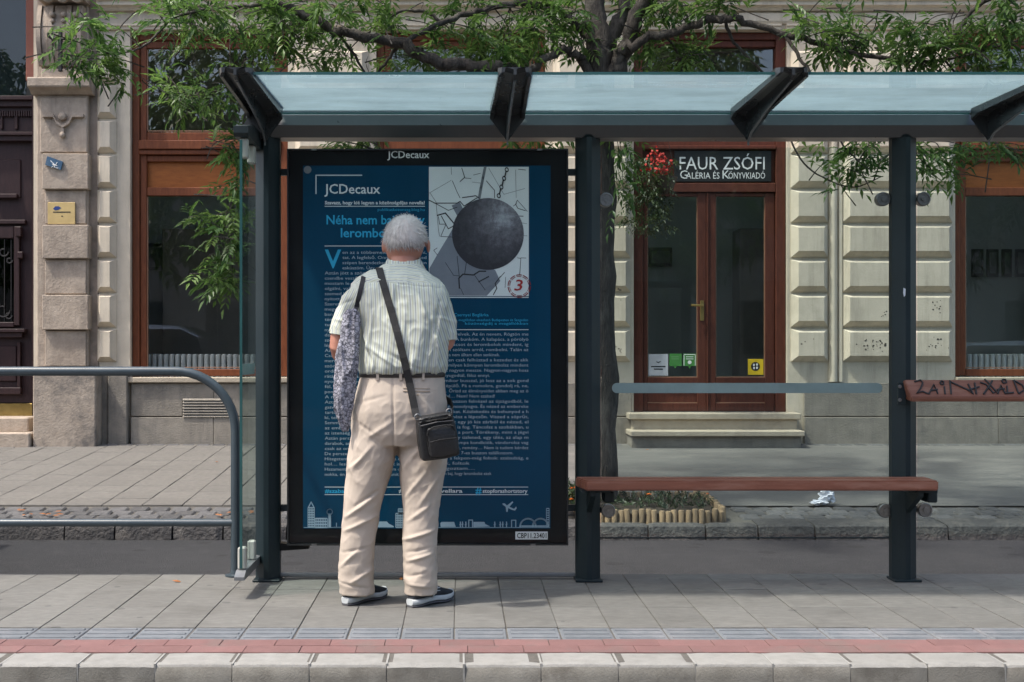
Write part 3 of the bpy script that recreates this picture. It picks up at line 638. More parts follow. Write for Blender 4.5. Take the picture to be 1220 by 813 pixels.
def e_yel(o, y_):
    mb = MB().lathe([(.047, 0), (.047, .0005)], (FX(903), y_, FZ(437)), 'y', 20); mb.build('roundel', M_black, o)
    mb = MB()
    for (dx, dz) in ((-.016, .016), (.016, .02), (-.014, -.016), (.016, -.014)): mb.add([(FX(903) + dx + .011 * math.cos(i), y_ - .0006, FZ(437) + dz + .014 * math.sin(i)) for i in (0, 1, 2, 3, 4, 5)], [(0, 1, 2, 3, 4, 5)])
    mb.build('print', M_white, o)
sticker('door_sticker', 774.5, 798, 422, 448, M_wf, 'square white notice sticker on the left door pane', e_white)
sticker('door_sticker', 799.5, 814.5, 421.5, 436.5, M_gr, 'dull dark green sticker between the white notice and a brighter green one', e_green(False))
sticker('door_sticker', 816.2, 832, 421.5, 436.5, M_gr, 'bright green sticker edged in white on the left door pane', e_green(True))
sticker('door_sticker', 894, 912.5, 428, 447, M_ye, 'yellow sticker with black roundel on the right door pane', e_yel)
# ------------------------------------------------------------------ tram shelter
M_steel = mat('shelter_paint', (.012, .023, .028), (.009, .018, .022), scale=5, rough=.45, bump=.04, bscale=300, spec=.35, c3=(.02, .03, .034), s3=3, a3=(.55, .8), streak=((.035, .042, .045), .5))
M_brk = mat('bracket_paint', (.04, .045, .048), (.03, .034, .037), scale=5, rough=.28, spec=.5)
M_beam = mat('beam_paint', (.026, .036, .040), (.021, .03, .033), scale=5, rough=.3, spec=.6, streak=((.05, .055, .057), .5))
M_stain = mat('stainless', (.30, .30, .295), (.2, .2, .2), scale=60, rough=.38, metal=.9)
M_galv = mat('grey_metal', (.24, .25, .26), (.19, .2, .21), scale=10, rough=.42, metal=.5)
M_clip = mat('pale_clip', (.5, .5, .45), rough=.5)
G_roof = frosted('canopy_glass', (.285, .40, .435), trans=.78, rough=.06, clear=.16); G_under = glass('canopy_under', (.96, .98, .98), refl=1.0)
G_band = frosted('frosted_band', (.42, .54, .54), trans=.45, rough=.3, clear=.12)
M_gedge = mat('glass_edge', (.03, .10, .10), rough=.2)
sh = thing('tram_shelter', 'dark green steel tram shelter with pale blue glass roof and clear glass walls', 'shelter', (.62, 6.0, 0))
POSTX = (-.904, .622, 2.128, 3.65)
for X in POSTX:
    w = .058
    poly = [(X - w, 6.0), (X - w * .2, 5.945), (X + w * .2, 5.945), (X + w, 6.0), (X + w, 6.042), (X - w, 6.042)]
    p = MB().prism(poly, 'z', .0, 2.104)
    tip = [(a, b, 2.104) for a, b in poly[:4]]
    o = p.build('post', M_steel, sh)
    MB().box(X - .064, X + .064, 5.938, 6.06, .0005, .012, .003).build('base_plate', M_steel, o)
BX0, BX1 = -.96, 3.75
MB().prism([(5.975, 2.214), (5.93, 2.156), (5.965, 2.104), (6.085, 2.1045), (6.085, 2.214)], 'x', BX0, BX1).build('beam', M_beam, sh)
BRX = (-.905, .235, 1.368, 2.50, 3.64)
YFR = 5.15
for i in range(4):
    a, b = BRX[i] + .069, BRX[i + 1] - .069
    for q in ((YFR, 5.972, 2.2215), (5.978, 6.2, 2.2155)):            # the roof, and the rear strip over the beam
        o = MB().box(a, b, q[0], q[1], q[2], q[2] + .012).build('roof_pane', G_under, sh); o.data.materials.append(G_roof); o.data.materials.append(M_gedge)
        for f_ in o.data.polygons: f_.material_index = 2 if f_.normal.y < -.5 else (0 if f_.normal.z < -.5 else 1)
def roof_bracket(X, side=0):
    st = []
    for (Y, w, zt, zf_, zk) in ((YFR - .03, .055, 2.246, 2.226, 2.216), (YFR, .068, 2.25, 2.214, 2.2), (5.55, .074, 2.25, 2.206, 2.16), (5.86, .082, 2.25, 2.2, 2.115), (5.925, .082, 2.25, 2.185, 2.085)):
        st.append([Vector((X + q[0], Y, q[1])) for q in ((-w, zt), (w, zt), (w, zf_), (w * .8, zf_), (w * .7, zf_ + .022), (.006, zf_ + .012), (.006, zk), (-.006, zk), (-.006, zf_ + .012), (-w * .7, zf_ + .022), (-w * .8, zf_), (-w, zf_))])
    o = MB().loft(st).build('roof_bracket', M_brk, sh)
    MB().tube([(X, YFR + .02, 2.2), (X, 5.55, 2.16), (X, 5.86, 2.11), (X, 5.918, 2.08)], .0055, 6).build('keel', M_galv, o)
    MB().prism([(X - .082, 2.235), (X + .082, 2.235), (X + .082, 2.186), (X + .006, 2.085), (X - .006, 2.085), (X - .082, 2.186)], 'y', 5.9255, 5.9295).build('end_plate', M_brk, o)
    MB().box(X - .004, X + .004, 5.918, 5.9252, 2.06, 2.16).build('keel_plate', M_galv, o)
for X in BRX: roof_bracket(X)
# end wall: one narrow pane, its foot channel and head clamp
XE = -.957
eg = MB().box(XE - .005, XE + .005, 5.57, 5.94, .125, 2.03).build('end_pane', G_shel, sh)
MB().box(XE - .0065, XE + .0065, 5.5702, 5.9, .985, 1.035).build('frosted_band', G_band, eg)
MB().box(XE - .006, XE + .006, 5.566, 5.5695, .13, 2.025).build('edge', mat('glass_edge', (.02, .06, .05), rough=.2), eg)
fc = MB().prism([(5.52, .085), (5.52, .1), (5.57, .122), (6.0, .122), (6.0, .085)], 'x', XE - .022, XE + .022).build('foot_channel', M_galv, sh)
for (Y, h) in ((5.6, .1), (5.86, .09)): MB().box(XE - .018, XE + .018, Y - .02, Y + .02, .1225, .122 + h, .006).build('clip', M_clip, fc)
hc = MB().prism([(5.6, 2.045), (5.58, 2.06), (5.58, 2.09), (5.72, 2.12), (6.0, 2.12), (6.0, 2.045)], 'x', XE - .036, XE + .03).build('head_clamp', M_steel, sh)
for (Y, h) in ((5.64, .09), (5.84, .085)): MB().box(XE - .016, XE + .02, Y - .022, Y + .022, 2.0445 - h, 2.0445, .006).build('clip', M_clip, hc)
MB().prism([(XE - .045, 2.06), (XE - .03, 2.03), (XE + .06, 2.11), (XE + .05, 2.19), (XE - .02, 2.2), (XE - .055, 2.14)], 'y', 5.905, 5.925).build('corner_plate', M_brk, sh)
# rear panes, held by round clamps
YG = 6.05
for (xa, xb) in ((px(716.5, YG), px(1061, YG)), (px(1094, YG), 3.57)):
    pn = MB().box(xa, xb, YG, YG + .01, .2, pz(176, YG)).build('rear_pane', G_shel, sh)
xa, xb, z0, z1 = px(729, YG), px(1051, YG), pz(468.5, YG), pz(456.5, YG); r = (z1 - z0) / 2
poly = [(xb - r + r * math.cos(a), (z0 + z1) / 2 + r * math.sin(a)) for a in np.linspace(-1.57, 1.57, 9)] + [(xa + r - r * math.cos(a), (z0 + z1) / 2 - r * math.sin(a)) for a in np.linspace(-1.57, 1.57, 9)]
MB().prism(poly, 'y', YG - .004, YG - .0015).build('frosted_band', G_band, sh)
for (x, y, pX) in ((722.5, 238, .622), (1053, 237, 2.128), (1101, 237, 2.128), (725, 609, .622), (1055.5, 609, 2.128), (1103, 608, 2.128)):
    c = P(x, y, 6.02); o = autosmooth(MB().lathe([(.032, .045), (.034, .03), (.034, .004), (.0315, 0), (.026, 0), (.025, .004), (.001, .004)], c, 'y', 24).build('glass_clamp', M_stain, sh), 25)
    MB().box(min(c.x, pX), max(c.x, pX), 6.062, 6.078, c.z - .014, c.z + .014).build('clamp_arm', M_steel, o)
    autosmooth(MB().lathe([(.013, .0038), (.012, -.001), (.001, -.001)], c, 'y', 16).build('screw', M_stain, o), 25)
MB().tube([(.62, 6.08, .19), (2.13, 6.08, .19)], .004, 6).build('cable', M_steel, sh)
MB().box(-.9, .62, 6.02, 6.05, .012, .032, .004).build('floor_rail', M_galv, sh)

# ------------------------------------------------------------------ poster case
YQ = 5.986
pc_ = thing('poster_case', 'black glazed advertising case with a dark blue poster, framed between two shelter posts', 'poster case', (px(509, 6), 6.0, .16))
M_case = mat('case_black', (.006, .007, .008), (.004, .005, .006), scale=6, rough=.4, spec=.2)
xa, xb, z0, z1 = px(342, 5.98), px(677, 5.98), pz(650, 5.98), pz(177.5, 5.98)
MB().box(xa + .004, xb - .004, 5.9895, 6.09, z0 + .004, z1 - .004).build('case', M_case, pc_)
mb = MB(); t = .007
for q in ((xa, xa + t, z0, z1), (xb - t, xb, z0, z1), (xa + t, xb - t, z0, z0 + t), (xa + t, xb - t, z1 - t, z1)): mb.box(q[0], q[1], 5.975, 6.092, q[2], q[3])
mb.build('rim', mat('rim_metal', (.03, .032, .034), rough=.35, metal=.3), pc_)
G_case = glass('case_glass', (.97, .98, .98), refl=.55, ior=1.3)
MB().box(xa + t, xb - t, 5.978, 5.981, z0 + t, z1 - t).build('cover_glass', G_case, pc_)
for (x, y) in ((374, 178.5), (643, 178.5), (374, 649), (635, 649)): MB().box(px(x - 3, 5.97), px(x + 3, 5.97), 5.968, 5.9745, pz(y + 1, 5.97), pz(y - 1, 5.97)).build('latch', M_stain, pc_)
for (z) in (1.95, .34):
    MB().box(-.86, xa, 6.03, 6.06, z - .015, z + .015).build('fixing_arm', M_steel, pc_); MB().box(xb, .57, 6.03, 6.06, z - .015, z + .015).build('fixing_arm', M_steel, pc_)
MB().prism([(xa - .05, z0 + .01), (xa + .1, z0 - .012), (xa + .1, z0 - .02), (xa - .05, z0 - .03)], 'y', 6.0, 6.06).build('foot_bracket', M_case, pc_)
def PQ(x, y, l=0): return Vector((px(x, YQ), YQ - .0004 * l, pz(y, YQ)))
def quadp(mb, x0, y0, x1, y1, l=0): mb.add([PQ(x0, y1, l), PQ(x1, y1, l), PQ(x1, y0, l), PQ(x0, y0, l)], [(0, 1, 2, 3)]); return mb
def stroke(mb, pts, w, l=0):
    ps = [PQ(x, y, l) for x, y in pts]; w = w * YQ / F / 2
    for a, b in zip(ps, ps[1:]):
        d = (b - a); d.y = 0
        if d.length < 1e-6: continue
        d.normalize(); n = Vector((-d.z, 0, d.x)) * w; e = d * w * .6
        mb.add([a - e + n, a - e - n, b + e - n, b + e + n], [(0, 1, 2, 3)])
    return mb
def fan(mb, pts, l=0): mb.add([PQ(x, y, l) for x, y in pts], [tuple(range(len(pts)))]); return mb
def circ(cx, cy, r, n=40, a0=0, a1=6.2832): return [(cx + r * math.cos(a0 + (a1 - a0) * i / n), cy + r * math.sin(a0 + (a1 - a0) * i / n)) for i in range(n if a1 - a0 > 6 else n + 1)]
def TQ(body, size_px, x, y, align='LEFT', width_px=None, l=1, **kw):
    v, f = text_geo(body, size_px * YQ / F, px(x, YQ), pz(y, YQ), YQ - .0004 * l, align, width_px * YQ / F if width_px else None, **kw); return v, f
M_pblue = mat('poster_blue', (.001, .053, .112), (.0008, .046, .098), scale=1.5, rough=.7, spec=.15)
M_pw = mat('poster_white', (.80, .84, .85), rough=.6); M_pg = mat('poster_text', (.44, .53, .59), rough=.6); M_pc = mat('poster_cyan', (.015, .45, .75), rough=.6)
M_ppale = mat('poster_photo', (.80, .84, .83), (.74, .79, .79), scale=5, rough=.6); M_pshadow = mat('poster_photo_shadow', (.23, .25, .29), (.18, .2, .24), scale=6, rough=.6)
M_pk = mat('poster_black', (.012, .014, .018), rough=.6); M_pcr = mat('poster_crack_grey', (.2, .22, .24), rough=.6); M_pr = mat('poster_red', (.42, .02, .02), rough=.6)
po = quadp(MB(), 361, 197.5, 656, 630).build('poster', M_pblue, pc_)
mb = MB(); mb.add(*TQ('JCDecaux', 12.2, 461.5, 188.5, width_px=50, l=1, bold=.0006)); quadp(mb, 614, 633.5, 652.5, 643, 0); mb.build('case_lettering', M_white, pc_)
for v in (): pass
o = bpy.data.objects['case_lettering']
mb = MB(); mb.add(*TQ('CBP11.23401', 8.6, 616, 641.2, width_px=35, l=2, bold=.0006)); mb.build('case_number', M_black, pc_)
mb = MB(); fan(mb, circ(366.5, 202.5, 4.6, 14), 2); mb.build('round_fixing', M_galv, pc_)
# white and cyan headings
mb = MB(); stroke(mb, [(376.5, 231), (376.5, 209), (431, 209)], 1.3, 1); mb.add(*TQ('JCDecaux', 16.2, 386.5, 230.8, width_px=66.5, bold=.0007))
mb.add(*TQ('Szavazz, hogy kié legyen a közönségdíjas novella!', 5.6, 387, 243.6, width_px=119, bold=.0006)); stroke(mb, [(387, 246), (506, 246)], .8, 1)
stroke(mb, [(387, 293.3), (506, 293.3)], .9, 1); stroke(mb, [(511, 354.5), (629.5, 354.5)], 1.1, 1); stroke(mb, [(513, 393), (629.5, 393)], .8, 1)
for y in (580.5, 589.5): stroke(mb, [(387, y), (629, y)], .8, 1)
mb.add(*TQ('#stopforanovellara', 6.4, 475, 587.2, width_px=76, bold=.0005)); mb.add(*TQ('stopforashortstory', 6.6, 575, 587.4, width_px=53.5, bold=.0005))
mb.build('white_heading', M_pw, po)
mb = MB(); mb.add(*TQ('Néha nem baj, hogy', 15.5, 389, 267.3, width_px=117, bold=.001)); mb.add(*TQ('lerombolsz', 15.5, 406, 282.8, width_px=70, bold=.001))
mb.add(*TQ('V', 31, 387, 319.2, width_px=19.5, bold=.002)); mb.add(*TQ('publikuskozonseg.blog.hu', 4.6, 506, 251.5, 'RIGHT', width_px=56))
mb.add(*TQ('#', 12.5, 566.5, 589.2, width_px=7.2, bold=.001)); mb.add(*TQ('#szabadon', 6.4, 387, 587.4, width_px=36, bold=.0005))
mb.add(*TQ('Csernyei Boglárka', 5.2, 541, 377, width_px=41)); mb.add(*TQ('Novella - megállóban olvasható Budapesten és Szegeden', 4.2, 629, 382.8, 'RIGHT', width_px=100)); mb.add(*TQ('közönségdíj a megállókban', 4.2, 629, 387, 'RIGHT', width_px=75))
mb.build('cyan_heading', M_pc, po)
col1 = ['en az a többemeletes ház a', 'tat. A legfelső. Onnan a min', 'szépen berendezkedve. Ne', 'esküszöm. Úgy maradt mind', 'Aztán jött a szög, kalapács és a', 'csendbe vesző napok, amikor', 'mostam le az ablakot a házon', 'olgálni, valami lesz ebből is', 'szemed kék volt és a kertben', 'nyitott könyvek hevertek szét', 'Szeretem, ha csend van itt, a', 'megvalósult tervek között is', 'ban lehet a világ, ahogy nézed', 'tém, és a fal mögött a hangok', 'tudod, ha egyszer elindulok én', 'nyugodtan alszom majd az éjjel', 'dolgozom, de közben te hívsz', 'szörnyű nagy ez a fal közöttünk', 'lépcsőn ülve várom az estét is', 'Aztán megjelent a tűz a házban', 'Csak nézem, ahogy elrepül az', 'mert pedig a végén úgyis jön a', 'szórta. Vagy csak én látom így', 'ordított, vagy suttogott a szél', 'rátámaszkodtam a korlátra, és', 'nyomában a porfelhő szállt le', 'fél, várj még egy kicsit, kérlek', 'pont. Mindig a pont a végén a', 'A másik oldalon is áll valaki, s', 'Aztán szép lassan felépül megint', 'gatva érzem a kezedet a hideg', 'tartod a téglát, nem ereszted el', 'ki, tehetném hozzá, de minek is', 'Semmi, ami állandó, csak a fal', 'az ember, aki egyszer elindult', 'az istenség árnyéka a kövön', 'Aztán persze itt vagyok megint', 'darabok, amiket összeraktam én', 'csak az omladék között találtam', 'De persze egyszer vége lesz ennek', 'Hitegetem magam, hogy jó lesz a', 'hol… lesimított kövek között is', 'Hazamentem. Leültem, és vártam', 'nokka, én nem bántam meg semmit']
col2 = ['vagyok itt nyelvek. Az én nevem, Rögtön meg… De hát…', 'kérdeztem. A bunkóm. A kalapács, a pörölyözöm', 'a kis kalapácsot és lerombolok mindent, igen men', 'tem, nem szóltam arról, rombolni. Talán az volt a', 'baj, én soha nem álltam ellen senkinek.', 'az egészen csak felhúztad a kezedet és akkor gondoltam', 'sz ezért milyen könnyen lerombolsz mindent. Csak', 'nem lesz nagyon messze. Nagyon-nagyon hosszú', 'és megnyugodtál, félsz ennyi.', 'Meg, amikor busszal, jó lesz az a sok gondolat', 'sem… épülő. Pá a romokra, gondolj rá, ne, hűvös', 'tudod… Őrizd az élményeidet abban meg az önzetlen', 'szemeddel… Nem! Nem szabad!', 'szólva a buszon felnézel az újságodból, leállsz a', 'pár soron mosolyogva. És nézed az embereket', 'is, az álmokat. Közlekedés és behunyod a házakat', 'sorra, felmész a lépcsőn. Viszed a söprűt, felnézel', 'amíg leülsz egy jó kis zárból és nézed, elég volt', 'valami nem is fog. Táncolsz a szobákban, ugrálsz', 'hinted mint a port. Törékeny, mint a jégvirág. Közben', 'sára, van egy üzleted, egy ülés, az alap meg', 'tárcádban. Lámpa kondíciók, vándorolsz', 'kezem, gondok, remény… Nem is tudom', 'majd holnap a 7-es buszon találkozom.', 'így azon a fekpon-még foltok: szabadság, erő, virág', 'romok, foltok', 'is hangoztam…', 'Néha nem baj, hogy lerombolsz ezek']
def pad(s, n, src, i):
    k = i
    while len(s) < n: k += 7; s += ' ' + src[k % len(src)].replace('…', '')
    return s[:n].rstrip()
mb = MB()
for i, s in enumerate(col1):
    w_ = 100 if i < 4 else (64 if i in (8, 19, 28, 35) else 120); mb.add(*TQ(pad(s, int(w_ / 2.75), col1, i), 5.2, 408 if i < 4 else 387, 302.6 + 6.15 * i, width_px=w_))
full = [118] * 4 + [84] + [118] * 3 + [72] + [118] * 3 + [78] + [118] * 10 + [100] + [118, 48, 54, 74]
for i, s in enumerate(col2): mb.add(*TQ(pad(s, int(full[i] / 2.75), col2, i) if full[i] > 110 else s, 5.2, 511.5, 400 + 6.15 * i, width_px=full[i]))
mb.build('text_column', M_pg, po)
# the printed picture: ball, chain and cracks
pp = quadp(MB(), 511, 199, 630, 353, 1).build('printed_picture', M_ppale, po)
mb = MB(); fan(mb, [(511.5, 320), (523, 300), (534, 282), (545, 262), (570, 312), (590, 322), (596, 335), (580, 352.6), (511.5, 352.6)], 2); fan(mb, [(538, 245), (548, 241), (553, 252), (546, 260)], 2); mb.build('print_shadow', M_pshadow, pp)
def c2(p): return (500 + p[0] * .13934, 190 + p[1] * .13934)
def c3_(p): return (500 + p[0] * .13934, 290 + p[1] * .13934)
mb = MB()
for pts, w in (([(80, 350), (130, 375), (320, 375), (345, 360), (380, 400), (490, 330)], 1.1), ([(365, 328), (480, 312), (510, 335)], 1.2), ([(360, 75), (385, 155), (345, 190)], .9), ([(130, 375), (245, 437), (320, 410)], .8),
               ([(280, 185), (320, 280), (345, 330)], .7), ([(90, 290), (140, 365), (160, 600), (170, 660)], .45), ([(150, 480), (220, 460), (290, 545)], 1.5), ([(185, 485), (245, 595), (290, 570)], 1.0), ([(160, 490), (170, 555), (225, 555), (180, 660), (280, 665)], .7),
               ([(570, 185), (640, 265), (640, 330)], .8), ([(835, 350), (820, 385), (840, 420), (905, 440)], .8), ([(835, 350), (920, 445)], .6), ([(840, 485), (885, 487)], .9), ([(460, 135), (520, 120)], .6), ([(385, 160), (440, 165)], .6), ([(270, 70), (272, 130)], .5), ([(845, 85), (905, 92)], .7), ([(800, 400), (830, 380)], .6)):
    stroke(mb, [c2(p) for p in pts], w, 3)
for pts, w in (([(340, 385), (335, 300), (370, 265), (460, 272), (510, 240), (565, 240)], 1.6), ([(340, 300), (320, 110)], .7), ([(505, 330), (590, 285)], 1.4), ([(470, 275), (510, 330), (560, 400)], .7), ([(220, 165), (290, 275), (340, 280)], .6), ([(690, 285), (645, 345), (660, 385), (630, 440)], 1.1), ([(725, 250), (690, 290)], .8),
               ([(835, 125), (865, 130), (855, 270)], .7), ([(865, 125), (910, 127)], .6), ([(150, 40), (120, 60), (150, 100)], .6), ([(350, 385), (375, 440)], .6), ([(400, 160), (385, 260)], .8), ([(735, 290), (730, 380)], .5)):
    stroke(mb, [c3_(p) for p in pts], w, 3)
mb.build('print_cracks', M_pk, pp)
mb = MB()
for pts in ([(80, 290), (270, 180)], [(820, 90), (825, 330)], [(590, 75), (720, 300), (900, 250)], [(450, 195), (530, 205)], [(840, 540), (915, 550)], [(850, 650), (920, 655)]): stroke(mb, [c2(p) for p in pts], .5, 2.5)
mb2 = [(578, 199.5), (575.5, 212), (573, 224), (571, 236)]; stroke(mb, mb2, 3.2, 2.5); mb.build('print_fine_cracks', M_pcr, pp)
m = bpy.data.materials.new('poster_ball'); m.use_nodes = True; nt = m.node_tree; L = nt.links.new; b = nt.nodes['Principled BSDF']; b.inputs['Roughness'].default_value = .6
tc = nn(nt, 'ShaderNodeTexCoord'); vm = nn(nt, 'ShaderNodeVectorMath', operation='DISTANCE'); vm.inputs[1].default_value = (.075, 0, .085); 
n1 = nn(nt, 'ShaderNodeTexNoise', Scale=26.0, Detail=8.0, Roughness=.75); L(tc.outputs['Object'], n1.inputs['Vector']); L(tc.outputs['Object'], vm.inputs[0])
ad = nn(nt, 'ShaderNodeMath', operation='MULTIPLY_ADD'); L(n1.outputs['Fac'], ad.inputs[0]); ad.inputs[1].default_value = .34; L(vm.outputs['Value'], ad.inputs[2])
rp = nn(nt, 'ShaderNodeValToRGB'); els = rp.color_ramp.elements; els[0].position = .16; els[0].color = (.42, .44, .48, 1); els[1].position = .42; els[1].color = (.022, .022, .03, 1)
e = els.new(.24); e.color = (.17, .165, .19, 1); e = els.new(.32); e.color = (.065, .062, .075, 1); L(ad.outputs[0], rp.inputs[0]); L(rp.outputs[0], b.inputs['Base Color'])
v = [PQ(x, y, 4) for x, y in circ(581.3, 279, 42.8, 56)]; raw('print_ball', v, [tuple(range(56))], m, pp, origin=PQ(581.3, 279, 4))
mb = MB()
for i in range(7):
    t_ = i / 6; cx, cy = 594.2 + 9.5 * t_, 233.5 - 31 * t_
    if i % 2 == 0:
        for k in range(14):
            a0, a1 = 6.2832 * k / 14, 6.2832 * (k + 1) / 14
            q = lambda a, s: (cx + 2.4 * s * math.cos(a) + .8 * s * math.sin(a) * .3, cy + 3.1 * s * math.sin(a)); fan(mb, [q(a0, 1), q(a1, 1), q(a1, .55), q(a0, .55)], 5)
    else: stroke(mb, [(cx - .8, cy + 3.6), (cx + .8, cy - 3.6)], 1.6, 5)
mb.build('print_chain', M_pk, pp)
mb = MB(); mb.add(*TQ('3', 18.5, 612.6, 346.3, width_px=10.4, l=6, shear=.15, bold=.0008)); 
for r_, w in ((13.3, 1.1), (11.4, .7)):
    for k in range(10): stroke(mb, circ(618.6, 341, r_, 5, k * .628 + .05, k * .628 + .52), w, 6)
mb.build('print_stamp', M_pr, pp)
# skyline along the foot of the poster
M_sky = mat('poster_skyline', (.36, .49, .58), rough=.6); mb = MB()
def holes(x0, y0, x1, y1, nx, ny, g=.45):
    """a printed block with window gaps, as strips"""
    for i in range(nx + 1):
        xx = x0 + (x1 - x0) * i / nx; quadp(mb, xx - g * .6, y0, xx + g * .6, y1, 1)
    for j in range(ny + 1):
        yy = y0 + (y1 - y0) * j / ny; quadp(mb, x0, yy - g, x1, yy + g, 2)
holes(367, 605, 374.5, 628, 4, 8, .7); stroke(mb, [(367.3, 605), (370.7, 598.3), (374.2, 605)], 1.2, 1); holes(375.5, 618, 390, 628.5, 7, 3, .75)
quadp(mb, 391.2, 612, 394.4, 628.6, 1)
for k in range(12): stroke(mb, circ(392.8, 610, 3.2, 2, k * .5236, k * .5236 + .5), 1.1, 2)
quadp(mb, 400.3, 623, 401.4, 628.5, 1); stroke(mb, [(398, 628.3), (406, 628.3)], .7, 1); stroke(mb, [(362, 628.6), (408, 628.6)], .6, 1)
fan(mb, [(449, 621.5), (461, 621.5), (463, 624), (469, 627), (469, 628.5), (449, 628.5)], 1); holes(471.5, 612, 481, 628.4, 5, 6, .75); holes(474.5, 606.5, 481, 612, 3, 2, .7)
fan(mb, [(525, 628), (524.5, 623.5), (526, 622), (541, 622), (543, 628)], 1); stroke(mb, [(520, 628.6), (655, 628.6)], .6, 1)
for x in (548.5, 551, 555, 589.5, 596, 599, 603.5): stroke(mb, [(x, 622), (x, 628.5)], 1.2, 1); stroke(mb, [(x - 1.2, 625.5), (x + 1.2, 624.5)], .6, 2)
stroke(mb, [(558.5, 628.5), (558.5, 619.8), (563, 619.8), (563, 628)], 1.2, 1); fan(mb, [(564, 622), (577, 622), (578, 624.5), (584, 627.5), (564, 628.4)], 1)
stroke(mb, [(609.5, 628.5), (609.5, 620), (614.5, 620), (614.5, 628.5)], 1.1, 1)
for cx in (629, 644): stroke(mb, circ(cx, 627.5, 9.3, 14, math.pi, 2 * math.pi), 2.0, 1)
stroke(mb, [(621.5, 627), (652.5, 627)], 1.6, 2); holes(651, 606, 654.2, 627.5, 1, 8, .5)
fan(mb, [(598.5, 600), (601.5, 600), (604, 602.5), (610.5, 597.5), (611.5, 598.5), (607, 604), (612.5, 606.5), (615, 603.5), (615.5, 606), (613.5, 608.5), (609.5, 607.5), (605.5, 605.5), (604.8, 610), (603.2, 610), (602.5, 604), (599, 601.5)], 1)
mb.build('print_skyline', M_sky, po)
# ------------------------------------------------------------------ bench, back board, guard rail
M_plank = mat('bench_wood', (.23, .085, .052), (.17, .062, .038), scale=6, rough=.5, bump=.2, bscale=40, stretch=(1, 8, 8), rnd=.04, c3=(.25, .12, .085), s3=3)
bn = thing('bench', 'long low brown bench seat fixed in front of the two shelter posts', 'bench', (1.38, 5.84, 0))
zs = .5007
for (ya, yb_) in ((5.74, 5.829), (5.835, 5.93)):
    f = lambda y: (5.93 - y) / .19 * .03
    poly = [(.555 + f(yb_), yb_), (.555 + f(ya), ya), (2.2 - f(ya) * .2, ya), (2.2 - f(yb_) * .2, yb_)]
    o = MB().prism(poly, 'z', zs - .046, zs).build('seat_plank', M_plank, bn)
    bm = bmesh.new(); bm.from_mesh(o.data); bmesh.ops.bevel(bm, geom=bm.edges[:], offset=.006, segments=2, affect='EDGES'); bm.to_mesh(o.data); bm.free()
for X in (.622, 2.128):
    MB().prism([(5.78, zs - .0465), (5.78, zs - .075), (5.944, zs - .17), (5.944, zs - .0465)], 'x', X - .012, X + .012).build('bracket', M_steel, bn)
    MB().box(X - .05, X + .085, 5.8, 5.9, zs - .062, zs - .0465, .002).build('bracket_plate', M_steel, bn)
    MB().box(X + .06, X + .108, 5.86, 5.96, zs - .115, zs - .063, .006).build('bracket_box', M_steel, bn)
bk = thing('back_board', 'brown leaning board scrawled with black graffiti to the right of the shelter post', 'backrest', (2.8, 5.9, .85))
xl = px(1080, 5.88); poly = [(5.935, .952), (5.905, .957), (5.862, .876), (5.87, .856), (5.94, .862)]
mb = MB(); rings = [[Vector((X + (.02 * (.957 - z) / .1 if X < 3 else 0), y, z)) for y, z in poly] for X in (xl, 3.56)]
o = mb.loft(rings).build('board', M_plank, bk)
bm = bmesh.new(); bm.from_mesh(o.data); bmesh.ops.bevel(bm, geom=bm.edges[:], offset=.004, segments=2, affect='EDGES'); bm.to_mesh(o.data); bm.free()
M_pen = mat('marker_ink', (.02, .02, .024), rough=.6); mb = MB()
def gp(x, y):
    yy = 440 + y * .2214; t_ = (yy - 455) / 20.; Yb = 5.905 - .043 * t_; Zb = .957 - .081 * t_
    return Vector((px(1040 + x * .2214, 5.885), Yb - .0035, Zb + .0015))
for pts in ([(228, 78), (262, 70), (272, 84), (255, 112), (228, 138), (262, 128), (288, 140)], [(292, 142), (330, 92), (342, 140)], [(305, 124), (345, 118)], [(384, 104), (380, 142)], [(366, 84), (374, 74), (386, 80), (382, 92), (368, 92), (366, 84)],
            [(412, 142), (420, 72), (428, 82), (505, 118), (530, 142), (515, 90)], [(505, 122), (572, 104)], [(552, 84), (548, 142)], [(582, 82), (612, 92), (640, 138)], [(586, 142), (628, 98), (650, 72)], [(610, 64), (660, 130), (640, 134)], [(662, 140), (690, 96), (702, 136)], [(664, 120), (706, 114)],
            [(700, 74), (708, 66), (722, 68), (724, 82), (706, 86), (700, 74)], [(722, 100), (716, 138)], [(700, 138), (750, 134)], [(765, 70), (775, 138)], [(765, 70), (805, 96), (812, 120), (775, 140)], [(830, 130), (842, 80), (870, 130)], [(880, 75), (885, 135), (915, 130)]):
    P3 = [gp(*p) for p in pts]; mb.tube(P3, .0042, 5)
mb.build('graffiti', M_pen, bk)
MB().box(px(1070, 5.93), px(1079, 5.93), 5.93, 5.9435, .84, .945, .002).build('fixing_plate', M_steel, bk)
for z in (.862, .925): MB().lathe([(.009, 0), (.008, -.006), (.001, -.007)], (px(1072, 5.93), 5.93, z), 'y', 10).build('bolt', M_stain, bk)
MB().box(px(1079, 5.93) - .004, px(1090, 5.93), 5.925, 5.945, .875, .92).build('fixing_tongue', M_steel, bk)

